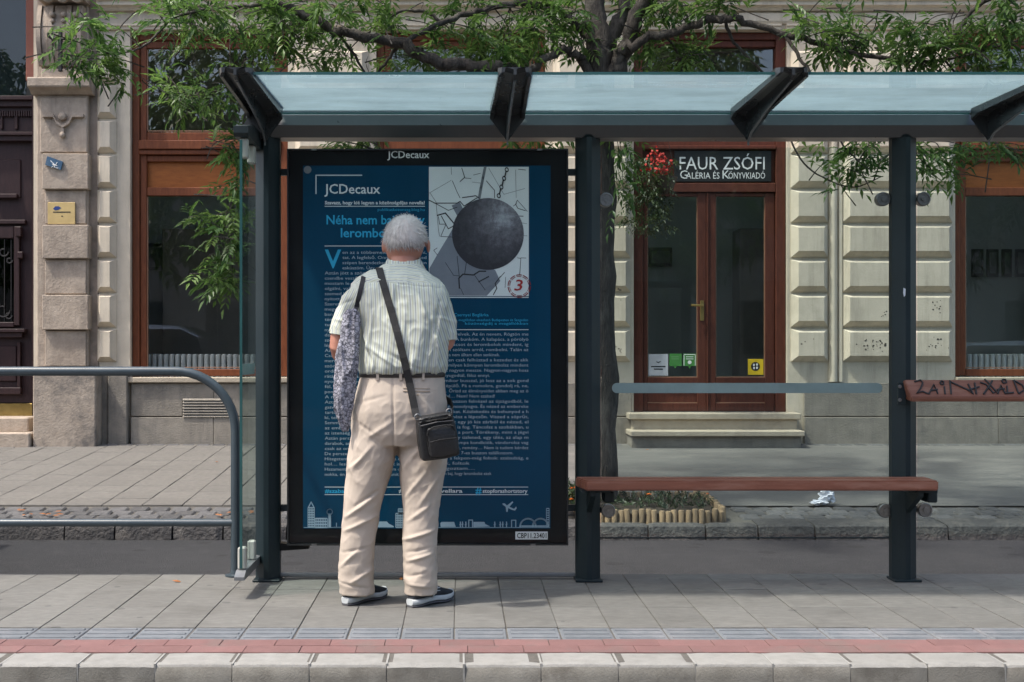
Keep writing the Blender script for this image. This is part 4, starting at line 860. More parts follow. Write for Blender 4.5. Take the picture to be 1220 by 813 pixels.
gr = thing('guard_rail', 'dark grey tubular guard rail with rounded end at the platform edge', 'railing', (-1.08, 6.11, 0))
M_tube = mat('rail_paint', (.05, .07, .085), (.04, .058, .07), scale=8, rough=.33, spec=.6, bump=.05, bscale=200)
YR = 6.11; xe = px(280.5, YR); zt = pz(442.5, YR); r = .29
pts = [(-7.5, YR, zt), (-4, YR, zt), (xe - r, YR, zt)] + [(xe - r + r * math.sin(a), YR, zt - r + r * math.cos(a)) for a in np.linspace(.12, math.pi / 2, 12)] + [(xe, YR, .3), (xe, YR, .002)]
autosmooth(MB().tube(pts, .0225, 18).build('top_rail', M_tube, gr), 60)
autosmooth(MB().tube([(-7.5, YR, pz(623, YR)), (xe - .012, YR, pz(623, YR))], .019, 16).build('lower_rail', M_tube, gr), 60)
for X in (-3.4, -5.6): autosmooth(MB().tube([(X, YR, .002), (X, YR, zt - .01)], .0225, 14).build('post', M_tube, gr), 60)
MB().lathe([(.05, .001), (.05, .008), (.026, .012), (.0235, .03)], (xe, YR, 0), 'z', 18).build('foot_flange', M_tube, gr)

# ------------------------------------------------------------------ things on the pavement
lt = random.Random(4)
def crumple(name, c, s, m, label, seed, sq=(1, .7, .6)):
    bm = bmesh.new(); bmesh.ops.create_icosphere(bm, subdivisions=3, radius=1); lr = random.Random(seed)
    for v in bm.verts:
        d = v.co.copy(); v.co = d * (1 + .55 * noise.noise(d * 1.7 + Vector((seed, 0, 0))) + .3 * noise.cell(d * 3.3))
    mn = min(v.co.z for v in bm.verts)
    vs = [Vector((c[0] + v.co.x * s * sq[0], c[1] + v.co.y * s * sq[1], c[2] + (v.co.z - mn) * s * sq[2])) for v in bm.verts]
    o = raw(name, vs, [tuple(v.index for v in f.verts) for f in bm.faces], m); bm.free(); return tag(o, label, 'litter')
M_paper = mat('white_paper', (.75, .76, .8), (.6, .62, .68), scale=40, rough=.7)
crumple('crumpled_paper', (px(983, 9.37), 9.37, sw(9.37)), .05, M_paper, 'crumpled white paper lying on the pavement beyond the bench', 3, (1.2, .8, 1.0))
crumple('crumpled_paper', (px(974, 9.34), 9.34, sw(9.34)), .032, M_paper, 'small flat white paper scrap left of the crumpled paper', 8, (1.6, 1, .5))
M_leafd = mat('dry_leaf', (.34, .13, .04), (.22, .085, .03), scale=40, rough=.8)
for k, (x, Y, z, lab) in enumerate(((px(478, 6.0), 6.02, .0, 'small dry reddish leaf on the slabs behind the man'), (px(208, 5.9), 5.95, 0, 'tiny brown leaf in a slab joint near the guard rail'), (px(268, 12), 11.6, sw(11.6), 'yellowed leaf on the far pavement behind the guard rail'), (px(770, 12.5), 12.45, sw(12.45), 'dry brown leaf on the pavement before the gallery steps'))):
    cs = [(0, -.022, .002), (.01, -.008, .006), (.012, .006, .004), (0, .026, .008), (-.011, .006, .005), (-.01, -.008, .003), (0, 0, .011)]; a = k * 1.3
    o = raw('fallen_leaf', [(x + p * math.cos(a) - q * math.sin(a), Y + p * math.sin(a) + q * math.cos(a), z + h) for p, q, h in cs], [(i, (i + 1) % 6, 6) for i in range(6)], M_leafd); tag(o, lab, 'leaf', 'fallen leaves')
# flower bed round the tree, edged with short round stakes
fb = thing('flower_bed', 'small flower bed at the foot of the tree edged with short wooden stakes', 'flower bed', (1.35, 9.05, sw(9)))
M_log = mat('stake_wood', (.36, .255, .15), (.26, .18, .105), scale=12, rough=.85, bump=.5, bscale=40, stretch=(4, 4, 1), rnd=.16, c3=(.15, .115, .08), s3=6)
raw('soil', [(.88, 8.74, -.035), (1.82, 8.74, -.035), (1.84, 9.42, .0), (.86, 9.42, .0)], [(0, 1, 2, 3)], mat('soil', (.06, .045, .03), (.035, .028, .02), scale=30, rough=.95, bump=1, bscale=50), fb)
lg = MB().lathe([(.0215, 0), (.0215, .125), (.018, .131), (.001, .133)], (0, 0, 0), 'z', 10); first = None
spots = [(.9 + .0465 * i, 8.715 + (.02 if i > 17 else 0) * (i - 17), -.135) for i in range(21)] + [(1.86, 8.8 + .047 * i, -.125 + .0026 * i) for i in range(14)] + [(.865, 8.8 + .047 * i, -.125 + .0026 * i) for i in range(14)] + [(.9 + .047 * i, 9.44, -.09) for i in range(21)]
for (x, y, z) in spots:
    if first is None: first = autosmooth(lg.build('stake', M_log, fb, origin=(0, 0, 0))); o = first; o.location = Vector((x, y, z)) - WL[fb]; WL[o] = Vector((x, y, z))
    else: o = share('stake', first, fb, (x, y, z))
    o.location.z += lt.uniform(-.012, .006); o.rotation_euler = (lt.gauss(0, .04), lt.gauss(0, .04) + (.12 if 1.72 < x < 1.85 and y < 8.85 else 0), lt.uniform(0, 6))

sk = thing('paper_scrap', 'torn white paper scrap stuck on the right shelter post', 'sticker', (px(1078, 5.94), 5.943, pz(350, 5.94)))
raw('scrap', [P(1076.5, 343, 5.9435), P(1079, 344.5, 5.9435), P(1078.7, 352, 5.9435), P(1077, 354, 5.9435), P(1076, 349, 5.9435)], [(0, 1, 2, 3, 4)], M_paper, sk)
lr3 = random.Random(15)
for k in range(18):
    x, Y = (lr3.uniform(px(5, 9), px(75, 9)) if k < 9 else lr3.uniform(px(262, 9), px(300, 9))), lr3.uniform(8.88, 9.12); z = sw(Y) + .008; a = lr3.uniform(0, 6.28)
    cs = [(0, -.026, .002), (.012, -.009, .006), (.014, .007, .004), (0, .03, .008), (-.013, .007, .005), (-.012, -.009, .003), (0, 0, .012)]
    o = raw('fallen_leaf', [(x + p * math.cos(a) - q * math.sin(a), Y + p * math.sin(a) + q * math.cos(a), z + h) for p, q, h in cs], [(i, (i + 1) % 6, 6) for i in range(6)], M_leafd); tag(o, 'small dry orange brown leaf lying among the kerbside setts', 'leaf', 'dry leaves on the setts')
# ------------------------------------------------------------------ foliage
def leaf_material(name, c1, c2, trans=.35):
    if name in MATS: return MATS[name]
    m = bpy.data.materials.new(name); m.use_nodes = True; nt = m.node_tree; L = nt.links.new; b = nt.nodes['Principled BSDF']; out = nt.nodes['Material Output']
    at = nn(nt, 'ShaderNodeAttribute'); at.attribute_name = 'tint'
    mx = nn(nt, 'ShaderNodeMix', data_type='RGBA'); mx.inputs[6].default_value = (*c1, 1); mx.inputs[7].default_value = (*c2, 1); L(at.outputs['Fac'], mx.inputs[0])
    L(mx.outputs[2], b.inputs['Base Color']); b.inputs['Roughness'].default_value = .42; b.inputs['Specular IOR Level'].default_value = .45
    t = nn(nt, 'ShaderNodeBsdfTranslucent'); hs = nn(nt, 'ShaderNodeHueSaturation'); hs.inputs['Value'].default_value = 1.5; hs.inputs['Hue'].default_value = .497; L(mx.outputs[2], hs.inputs['Color']); L(hs.outputs[0], t.inputs[0])
    x = nn(nt, 'ShaderNodeMixShader'); x.inputs[0].default_value = trans; L(b.outputs[0], x.inputs[1]); L(t.outputs[0], x.inputs[2]); L(x.outputs[0], out.inputs[0])
    MATS[name] = m; return m
class Leaves:
    def __init__(s, seed): s.v = []; s.f = []; s.t = []; s.r = random.Random(seed)
    def leaflet(s, base, d, nrm, L, W, tint):
        d = d.normalized(); side = d.cross(nrm)
        if side.length < 1e-4: side = d.orthogonal()
        side.normalize(); up = side.cross(d); n = len(s.v)
        s.v += [base, base + d * L * .42 + side * W / 2 + up * W * .22, base + d * L - up * L * .1, base + d * L * .42 - side * W / 2 + up * W * .22, base + d * L * .45]
        s.f += [(n, n + 1, n + 4), (n + 1, n + 2, n + 4), (n + 2, n + 3, n + 4), (n + 3, n, n + 4)]; s.t += [tint] * 5
    def compound(s, base, d, L=.2, pairs=4, lw=.017, ll=.075, droop=.7):
        """pinnate leaf: leaflets in pairs along a drooping stalk"""
        r = s.r; d = d.normalized(); t0 = min(1, max(0, r.gauss(.4, .28))); p = base.copy(); nrm = (Vector((0, 0, 1)) + Vector((r.gauss(0, .35), r.gauss(0, .35), 0))).normalized()
        for i in range(pairs + 1):
            d = (d + Vector((0, 0, -droop * .22))).normalized(); p = p + d * L / (pairs + 1)
            side = d.cross(nrm)
            if side.length < .05: side = d.orthogonal()
            side.normalize()
            if i == pairs: s.leaflet(p, d, nrm, ll * r.uniform(.9, 1.2), lw, t0)
            else:
                for sg_ in (-1, 1):
                    dd = d * .72 + side * sg_ * r.uniform(.55, .85) + Vector((0, 0, r.uniform(-.25, .02)))
                    s.leaflet(p, dd, nrm, ll * r.uniform(.8, 1.15), lw * r.uniform(.85, 1.2), min(1, max(0, t0 + r.gauss(0, .08))))
    def build(s, name, m, parent, smooth=False):
        me = bpy.data.meshes.new(name); o0 = WL[parent] if parent else Vector((0, 0, 0))
        me.from_pydata([v - o0 for v in s.v], [], s.f); a = me.attributes.new('tint', 'FLOAT', 'POINT'); a.data.foreach_set('value', np.array(s.t, dtype=np.float32)); me.materials.append(m); me.update()
        return link(bpy.data.objects.new(name, me), parent, o0)
def smooth_path(pts, n=6):
    """Catmull-Rom through (Vector, radius) pairs"""
    out = []
    for i in range(len(pts) - 1):
        a, b = pts[i], pts[i + 1]; p0 = pts[max(i - 1, 0)]; p3 = pts[min(i + 2, len(pts) - 1)]
        for k in range(n):
            t = k / n
            q = .5 * ((2 * a[0]) + (-p0[0] + b[0]) * t + (2 * p0[0] - 5 * a[0] + 4 * b[0] - p3[0]) * t * t + (-p0[0] + 3 * a[0] - 3 * b[0] + p3[0]) * t ** 3)
            out.append((q, a[1] + (b[1] - a[1]) * t))
    out.append(pts[-1]); return out
M_leaf = leaf_material('ash_leaf', (.038, .095, .022), (.14, .235, .055), .42)
M_bark = mat('bark', (.075, .064, .053), (.035, .03, .026), scale=16, rough=.9, bump=1.0, bscale=34, stretch=(2.2, 2.2, .6), bdist=.02, c3=(.11, .1, .084), s3=4)
tr = thing('street_tree', 'ash tree with forked dark trunk and feathery leaves standing behind the shelter', 'tree', (1.07, 9.3, sw(9.3)))
LIMBS = {
 'trunk': [(718, 632, 9.3, .15), (717.5, 600, 9.3, .125), (717, 480, 9.3, .112), (716, 330, 9.3, .108), (715, 220, 9.3, .105), (715, 130, 9.3, .108), (714, 80, 9.3, .104), (712, 45, 9.3, .096), (708, 5, 9.32, .074), (704, -60, 9.35, .07), (700, -180, 9.4, .05), (690, -330, 9.5, .02)],
 'b': [(722, 135, 9.28, .07), (733, 92, 9.26, .066), (748, 48, 9.24, .06), (768, 0, 9.2, .054), (800, -70, 9.1, .045), (850, -190, 8.9, .03), (900, -300, 8.8, .012)],
 'c': [(722, 70, 9.36, .07), (733, 35, 9.42, .055), (745, 5, 9.5, .048), (755, -40, 9.6, .045), (760, -160, 9.9, .03), (770, -300, 10.1, .012)],
 'l1': [(708, 100, 9.25, .04), (697, 76, 9.2, .034), (686, 64, 9.15, .03), (672, 60, 9.1, .028), (655, 66, 9.05, .028), (628, 84, 9.0, .033), (600, 82, 8.95, .042), (570, 80, 8.9, .046), (535, 77, 8.88, .046), (505, 66, 8.86, .043), (478, 52, 8.85, .04), (440, 45, 8.83, .036), (400, 36, 8.8, .032), (365, 18, 8.78, .028), (335, 4, 8.75, .025), (285, -25, 8.7, .02), (220, -40, 8.65, .014)],
 'l2': [(706, 55, 9.35, .042), (692, 36, 9.4, .036), (672, 19, 9.4, .03), (645, 8, 9.4, .026), (610, 5, 9.38, .025), (575, 12, 9.3, .023), (540, 22, 9.2, .021), (505, 38, 9.05, .018), (478, 53, 8.9, .015), (462, 72, 8.95, .011), (445, 92, 9.0, .008)],
 'l3': [(525, 26, 9.2, .015), (508, 15, 9.2, .013), (485, 13, 9.2, .011), (462, 22, 9.2, .009), (440, 38, 9.2, .007), (425, 50, 9.2, .004)],
 'l4': [(330, 3, 8.75, .016), (290, 8, 8.7, .012), (245, 12, 8.65, .011), (205, 22, 8.6, .01), (190, 38, 8.6, .009), (176, 52, 8.58, .008), (155, 62, 8.55, .006), (125, 63, 8.5, .005), (100, 58, 8.5, .003)],
 'l5': [(365, 20, 8.8, .014), (335, 60, 8.95, .011), (305, 100, 9.0, .01), (290, 150, 9.0, .008), (282, 210, 9.0, .007), (272, 265, 8.95, .005), (264, 325, 8.9, .003)],
 'l6': [(308, 95, 9.0, .008), (280, 100, 9.1, .007), (245, 112, 9.15, .005), (210, 115, 9.2, .003)],
 'l7': [(400, 36, 8.8, .012), (418, 60, 8.9, .01), (440, 100, 9.0, .008), (450, 160, 9.05, .005), (445, 180, 9.05, .003)],
 'r1': [(726, 92, 9.25, .045), (738, 66, 9.2, .04), (760, 50, 9.15, .034), (800, 40, 9.1, .031), (840, 26, 9.05, .029), (868, 21, 9.0, .028), (900, 31, 8.98, .026), (940, 43, 8.95, .023), (985, 56, 8.9, .02), (1030, 66, 8.85, .017), (1075, 72, 8.8, .014), (1125, 72, 8.75, .011), (1175, 60, 8.7, .009), (1235, 40, 8.7, .006)],
 'r2': [(862, 24, 9.0, .014), (875, 50, 9.1, .012), (900, 78, 9.2, .01), (930, 115, 9.25, .008), (942, 165, 9.25, .007), (958, 195, 9.2, .0065), (985, 214, 9.15, .006), (1018, 223, 9.1, .005), (1052, 210, 9.1, .003)],
 'r3': [(936, 42, 8.95, .015), (950, 64, 8.9, .013), (968, 95, 8.85, .011), (985, 140, 8.85, .009), (1010, 180, 8.85, .006), (1040, 205, 8.85, .003)],
 'r4': [(1240, -60, 8.6, .022), (1190, -10, 8.65, .018), (1160, 12, 8.7, .015), (1140, 38, 8.72, .013), (1110, 62, 8.75, .011), (1085, 88, 8.8, .009), (1080, 140, 8.8, .007), (1105, 190, 8.8, .004)],
 'r5': [(1125, 72, 8.75, .008), (1160, 110, 8.75, .007), (1180, 150, 8.75, .006), (1190, 180, 8.75, .003)],
 'r6': [(790, 42, 9.12, .01), (805, 60, 9.3, .008), (815, 90, 9.4, .006)],
 'up': [(850, -190, 8.9, .03), (960, -150, 8.8, .026), (1090, -110, 8.7, .024), (1240, -60, 8.6, .02)],
 'upl': [(704, -60, 9.35, .05), (620, -110, 9.2, .035), (500, -130, 9.0, .03), (380, -110, 8.8, .025), (280, -60, 8.7, .018), (200, -10, 8.6, .012)],
}
limb_pts = []; twig_mb = MB()
for nme, L_ in LIMBS.items():
    pts = smooth_path([(P(x, y, Y), r) for x, y, Y, r in L_], 5)
    jr = random.Random(nme); amp = .008 if nme == 'trunk' else .012
    pts = [(p + Vector((jr.gauss(0, 1), jr.gauss(0, 1), jr.gauss(0, 1))) * min(amp, r * .35), r * jr.uniform(.92, 1.08)) for p, r in pts]
    if nme == 'trunk':
        autosmooth(MB().tube([p for p, r in pts], [r for p, r in pts], 20).build('trunk', M_bark, tr), 80)
    else:
        autosmooth(MB().tube([p for p, r in pts], [r for p, r in pts], 9).build('limb', M_bark, tr), 80)
    limb_pts += [(p, r) for p, r in pts if p.z > 1.6 and r < .06]
LP = np.array([p[:] for p, r in limb_pts])
lv = Leaves(11); lr = random.Random(17)
def twig_to(target, n_leaf=7, L=.2, ll=.072, straggle=.5):
    """a thin twig from the nearest limb to the target, carrying leaves on its outer half"""
    d2 = ((LP - np.array(target[:])) ** 2).sum(1); i = int(np.argsort(d2)[min(len(d2) - 1, lr.randint(0, 3))]); s = Vector(LP[i])
    v = target - s; ln = v.length
    if ln > 1.1: s = target - v.normalized() * 1.1; v = target - s; ln = 1.1
    if ln < .25: s = target - Vector((lr.gauss(0, 1), lr.gauss(0, .6), lr.gauss(0, .6))).normalized() * .3; v = target - s; ln = v.length
    mid = s + v * .55 + Vector((lr.gauss(0, .05), lr.gauss(0, .05), .12 * ln))
    pts = [q for q, _ in smooth_path([(s, 0), (mid, 0), (target, 0)], 4)]
    twig_mb.tube(pts, [.0055 * (1 - .75 * k / (len(pts) - 1)) for k in range(len(pts))], 4, False)
    for k in range(n_leaf):
        t = .3 + .7 * (k + lr.random()) / n_leaf; j = min(len(pts) - 2, int(t * (len(pts) - 1))); q = pts[j].lerp(pts[j + 1], t * (len(pts) - 1) - j)
        ax = (pts[j + 1] - pts[j]).normalized(); a = Vector((lr.gauss(0, 1), lr.gauss(0, 1), lr.gauss(0, .7))).normalized(); d = (a + ax * .7).normalized()
        lv.compound(q, d, L * lr.uniform(.7, 1.2), lr.choice((3, 3, 4, 4)), .0255, ll, .4)
FOL = [  # photo ellipse (x, y, rx, ry), distance, spread in depth, number of twigs
 (108, 45, 24, 34, 8.5, .2, 16), (128, 85, 18, 14, 8.5, .2, 6), (150, 92, 10, 14, 8.5, .1, 3), (88, 62, 10, 12, 8.5, .1, 3),
 (205, 20, 30, 20, 8.7, .4, 15), (255, 22, 45, 24, 8.9, .5, 24), (320, 18, 45, 24, 9.0, .5, 26), (225, 50, 36, 12, 8.9, .4, 7), (300, 50, 26, 20, 9.1, .3, 9),
 (215, 112, 28, 22, 9.1, .3, 15), (258, 112, 26, 26, 9.1, .3, 8), (280, 170, 18, 26, 9.0, .2, 14), (275, 215, 16, 18, 9.0, .2, 9), (268, 270, 24, 24, 8.95, .2, 16), (265, 325, 28, 26, 8.9, .25, 20), (240, 262, 10, 10, 8.9, .1, 3),
 (385, 15, 40, 22, 9.1, .5, 20), (360, 55, 34, 24, 9.1, .4, 18), (410, 65, 30, 20, 9.1, .4, 14), (455, 20, 40, 18, 9.2, .5, 16), (510, 70, 30, 12, 9.2, .3, 12), (540, 20, 45, 18, 9.4, .5, 16), (560, 55, 40, 20, 9.3, .4, 22),
 (610, 60, 35, 18, 9.3, .4, 26), (640, 35, 30, 22, 9.3, .4, 18), (680, 35, 18, 26, 9.2, .3, 12), (655, 12, 30, 12, 9.3, .3, 10), (470, 165, 40, 8, 9.1, .2, 5), (390, 170, 50, 8, 9.1, .2, 10), (630, 168, 40, 8, 9.2, .2, 12),
 (745, 200, 10, 36, 9.2, .15, 11), (738, 245, 8, 16, 9.2, .1, 3), (770, 70, 22, 18, 9.4, .2, 12), (800, 66, 26, 18, 9.5, .2, 16), (835, 72, 20, 12, 9.4, .2, 8), (810, 10, 30, 14, 9.2, .2, 12), (780, 20, 16, 18, 9.2, .2, 8), (850, 5, 30, 10, 9.1, .2, 8), (690, 60, 12, 24, 9.2, .2, 5),
 (985, 35, 40, 22, 8.9, .3, 20), (965, 45, 24, 24, 8.9, .2, 9), (1015, 62, 30, 20, 8.9, .2, 12), (1075, 45, 28, 24, 8.8, .3, 18), (1090, 70, 34, 16, 8.8, .2, 14), (1130, 60, 30, 26, 8.8, .3, 18), (1150, 30, 24, 20, 8.7, .3, 10), (1200, 25, 26, 26, 8.6, .3, 20), (1205, 70, 26, 16, 8.7, .3, 11), (1170, 78, 24, 10, 8.7, .2, 9),
 (1010, 195, 36, 18, 9.0, .2, 12), (1040, 172, 26, 8, 8.9, .2, 8), (1110, 180, 26, 14, 8.8, .2, 13), (1118, 208, 16, 14, 8.8, .2, 7), (1170, 172, 34, 10, 8.75, .2, 10), (985, 178, 18, 14, 9.1, .1, 4), (1215, 178, 20, 10, 8.7, .2, 5), 
]
for (x, y, rx, ry, Y, dY, n) in FOL:
    for _ in range(max(2, int(n * .52))):
        while True:
            u, w = lr.uniform(-1, 1), lr.uniform(-1, 1)
            if u * u + w * w < 1: break
        twig_to(P(x + u * rx, y + w * ry, Y + lr.uniform(-dY, dY)), lr.randint(4, 6), lr.uniform(.15, .22), lr.uniform(.07, .095))
# the crown above the picture, which shades the house front and the pavement
crown_pts = []
for _ in range(200):
    while True:
        u, w, h = lr.uniform(-1, 1), lr.uniform(-1, 1), lr.uniform(-1, 1)
        if .25 < u * u + w * w + h * h < 1: break
    q = Vector((1.7 + u * 4.0, 8.9 + w * 2.3, 5.6 + h * 1.7)); 
    if q.z < 3.75 + (q.y - 9) * .3: continue
    crown_pts.append(q); s = q + Vector((lr.gauss(0, .1), lr.gauss(0, .1), -.35)); twig_mb.tube([s, q], [.008, .003], 4, False)
    for k in range(8): lv.compound(s.lerp(q, lr.random()), Vector((lr.gauss(0, 1), lr.gauss(0, 1), lr.gauss(0, .5))), .26, 4, .026, .11)
# boughs that carry the crown
for k in range(12):
    a = k / 12 * 6.283; e = Vector((1.9 + 2.9 * math.cos(a), 8.9 + 1.7 * math.sin(a), 5.3 + .8 * math.sin(k * 2.3))); s = P(704, -90 - 12 * k, 9.36); m_ = s.lerp(e, .5) + Vector((0, 0, .25))
    pts = smooth_path([(s, .035), (m_, .024), (e, .008)], 5); autosmooth(MB().tube([p for p, r in pts], [r for p, r in pts], 7).build('limb', M_bark, tr), 80)
tag(twig_mb.build('twigs', M_bark, tr), kind='stuff')
lv.build('crown', M_leaf, tr)
# low plants in the bed and the marigolds among them
M_bed = leaf_material('bed_leaf', (.018, .036, .014), (.055, .085, .032), .2); bl = Leaves(5); br = random.Random(8)
for _ in range(150):
    x, y = br.uniform(.92, 1.8), br.uniform(8.77, 9.38); b0 = Vector((x, y, -.03 + (y - 8.74) * .05)); h = br.uniform(.015, .055)
    bl.compound(b0 + Vector((0, 0, h * .3)), Vector((br.gauss(0, .6), br.gauss(0, .6), 1)), h, 2, .016, .035, .2)
tag(bl.build('bed_leaf_cover', M_bed, None), 'low green leaves covering the flower bed by the tree', 'plants', kind='stuff')
M_or = mat('marigold', (.85, .22, .015), (.7, .14, .01), scale=60, rough=.7); M_stem = mat('stem', (.06, .11, .03), rough=.7)
for k, (x, y, Y, s, lab) in enumerate(((728.5, 598, 8.95, 1.15, 'orange marigold beside the shelter post clamp'), (773, 590, 9.0, 1.0, 'orange marigold just under the bench left of the bed middle'), (683, 583, 8.95, 1.3, 'upper orange marigold in the gap left of the shelter post'), (681, 596, 8.9, 1.0, 'lower orange marigold in the gap left of the shelter post'), (843, 589, 9.1, .6, 'tiny orange marigold at the right end of the flower bed'))):
    c = P(x, y, Y); z0 = -.03 + (Y - 8.74) * .05
    mg = thing('marigold', lab, 'flower', (c.x, c.y, z0), 'marigolds in the flower bed'); MB().tube([(c.x, c.y, min(z0, c.z - .02)), (c.x + .004, c.y, c.z)], .003, 5).build('stem', M_stem, mg)
    pl = MB()
    for ring, (n, rad, h) in enumerate(((9, .022, 0), (7, .016, .006), (5, .009, .011))):
        for i in range(n):
            a = 6.283 * i / n + ring; d = Vector((math.cos(a), math.sin(a), .3)); t_ = Vector((-math.sin(a), math.cos(a), 0)); o_ = c + Vector((0, 0, h * s))
            pl.add([o_, o_ + (d * .7 * rad + t_ * rad * .35) * s, o_ + d * rad * s, o_ + (d * .7 * rad - t_ * rad * .35) * s], [(0, 1, 2, 3)])
    raw('flower_head', pl.v, pl.f, M_or, mg)
    gl = Leaves(k); 
    for _ in range(7): gl.compound(Vector((c.x, c.y, z0 + br.uniform(0, .05))), Vector((br.gauss(0, 1), br.gauss(0, 1), .6)), .05, 2, .012, .03, .3)
    gl.build('leaves', M_bed, mg)
if True:   # the part of the bed left of the shelter post
    gl = Leaves(77)
    for _ in range(120):
        x, Y = px(br.uniform(664, 700), 8.95), br.uniform(8.8, 9.25); gl.compound(Vector((x, Y, br.uniform(-.05, .1))), Vector((br.gauss(0, .6), br.gauss(0, .6), 1)), .06, 2, .018, .04, .2)
    tag(gl.build('bed_leaf_cover', M_bed, None), 'green bedding leaves in the gap between poster case and post', 'plants', kind='stuff')
# hanging basket of red geraniums by the sign
hb = thing('hanging_basket', 'hanging basket of red geraniums and trailing leaves in front of the sign board', 'flower basket', (px(790, 12.55), 12.55, pz(225, 12.55)))
cb = P(790, 214, 12.55)
MB().lathe([(.05, -.14), (.1, -.1), (.14, 0), (.145, .02), (.13, .02)], cb, 'z', 16).build('pot', mat('pot_plastic', (.09, .06, .04), rough=.6), hb)
MB().tube([cb + Vector((-.13, 0, .02)), cb + Vector((0, 0, .62)), cb + Vector((.13, 0, .02))], .004, 5).build('hanger', M_iron, hb)
MB().tube([cb + Vector((0, 0, .62)), cb + Vector((0, .2, .66)), cb + Vector((0, .5, .6))], .01, 6).build('wall_arm', M_iron, hb)
gl = Leaves(31)
for _ in range(330):
    a = br.uniform(0, 6.283); r_ = .3 * math.sqrt(br.random()); h = br.uniform(-.5, .22) * (1 if r_ > .12 else .5)
    p = cb + Vector((r_ * math.cos(a) * .8 - .15, r_ * math.sin(a) * .6 - .05, h)); gl.compound(p, Vector((br.gauss(0, 1), br.gauss(0, 1), -.4)), .09, 2, .02, .05, .8)
gl.build('foliage', leaf_material('basket_leaf', (.022, .042, .014), (.075, .10, .03), .25), hb)
M_ger = mat('geranium_red', (.55, .03, .018), (.4, .018, .012), scale=50, rough=.6)
for (x, y) in ((783, 190), (790, 185), (797, 188), (780, 199), (800, 201), (788, 203), (792, 195), (786, 183), (801, 195), (797, 204)):
    c = P(x - 7, y, 12.28 + br.uniform(-.04, .04)); pl = MB()
    for i in range(11):
        d = Vector((br.gauss(0, 1), br.gauss(0, 1) - .5, br.gauss(0, 1))).normalized(); o_ = c + d * .032 + Vector((br.gauss(0, .022), br.gauss(0, .02), br.gauss(0, .018))); t1 = d.orthogonal().normalized(); t2 = d.cross(t1)
        pl.add([o_ + (t1 * math.cos(k) + t2 * math.sin(k)) * .014 + d * .003 * (k % 2) for k in (0, 1.05, 2.1, 3.14, 4.2, 5.25)], [(0, 1, 2, 3, 4, 5)])
    raw('bloom', pl.v, pl.f, M_ger, hb)
# ------------------------------------------------------------------ the man reading the poster
from mathutils.bvhtree import BVHTree
YM = 5.47
man = thing('person', 'grey haired person in striped shirt and beige trousers, seen from behind, reading the poster', 'person', (px(470, YM), YM, 0))
def mx_(x): return px(x, YM)
def mz_(y): return pz(y, YM)
KM = YM / F
def ring(x, y, hw, d, Y, n=28, tilt=0.0, sq=2.3, dy_front=1.0):
    """superellipse cross-section: photo centre and half-width in pixels, half-depth and distance in metres"""
    out = []
    for k in range(n):
        a = 2 * math.pi * k / n; c, s = math.cos(a), math.sin(a)
        u = math.copysign(abs(c) ** (2 / sq), c) * hw * KM; w = math.copysign(abs(s) ** (2 / sq), s) * d
        out.append(Vector((mx_(x) + u, Y + w, mz_(y) + tilt * w)))
    return out
def limb_rings(pts, n=16):
    """round limb along a path of (Vector, radius)"""
    mb = MB(); mb.tube([p for p, r in pts], [r for p, r in pts], n); return mb
def blob(mb, c, rx, ry, rz, n=12):
    c = Vector(c); rings = []
    for i in range(1, n):
        th = math.pi * i / n; rings.append([c + Vector((rx * math.sin(th) * math.cos(6.2832 * k / 14), ry * math.sin(th) * math.sin(6.2832 * k / 14), -rz * math.cos(th))) for k in range(14)])
    return mb.loft(rings)
def fused(name, mb, voxel, smooth_n, material, parent, disp=None, factor=.5):
    """fuse overlapping closed pieces into one continuous skin, smooth it, then push folds into it"""
    me = bpy.data.meshes.new(name); me.from_pydata(mb.v, [], mb.f)
    bm = bmesh.new(); bm.from_mesh(me); bmesh.ops.recalc_face_normals(bm, faces=bm.faces[:]); bm.to_mesh(me); bm.free()
    ob = bpy.data.objects.new(name, me); C.objects.link(ob)
    r_ = ob.modifiers.new('r', 'REMESH'); r_.mode = 'VOXEL'; r_.voxel_size = voxel
    s_ = ob.modifiers.new('s', 'SMOOTH'); s_.iterations = smooth_n; s_.factor = factor
    dg = bpy.context.evaluated_depsgraph_get(); dg.update()
    m2 = bpy.data.meshes.new_from_object(ob.evaluated_get(dg)); bpy.data.objects.remove(ob); bpy.data.meshes.remove(me); m2.name = name
    o0 = WL[parent]
    if disp:
        nor = [v.normal.copy() for v in m2.vertices]
        for v, n_ in zip(m2.vertices, nor): v.co = v.co + n_ * disp(v.co, n_)
    for v in m2.vertices: v.co -= o0
    for p in m2.polygons: p.use_smooth = True
    m2.materials.clear(); m2.materials.append(material); m2.update()
    return link(bpy.data.objects.new(name, m2), parent, o0)
def seg_d(p, a, b):
    ax, az = a; bx_, bz = b; dx, dz = bx_ - ax, bz - az; L2 = dx * dx + dz * dz; t = max(0, min(1, ((p[0] - ax) * dx + (p[1] - az) * dz) / L2)); return math.hypot(p[0] - ax - t * dx, p[1] - az - t * dz), t
def folds(lines):
    L_ = [((mx_(a), mz_(b)), (mx_(c), mz_(d)), A, w * .72) for a, b, c, d, A, w in lines]
    def f(co, n_):
        if n_.y > .35: return 0
        s = 0
        for a, b, A, w in L_:
            d, t = seg_d((co.x, co.z), a, b)
            if d < 3 * w: s += A * math.exp(-(d / w) ** 2) * math.sin(math.pi * (.12 + .76 * t))
        return s
    return f
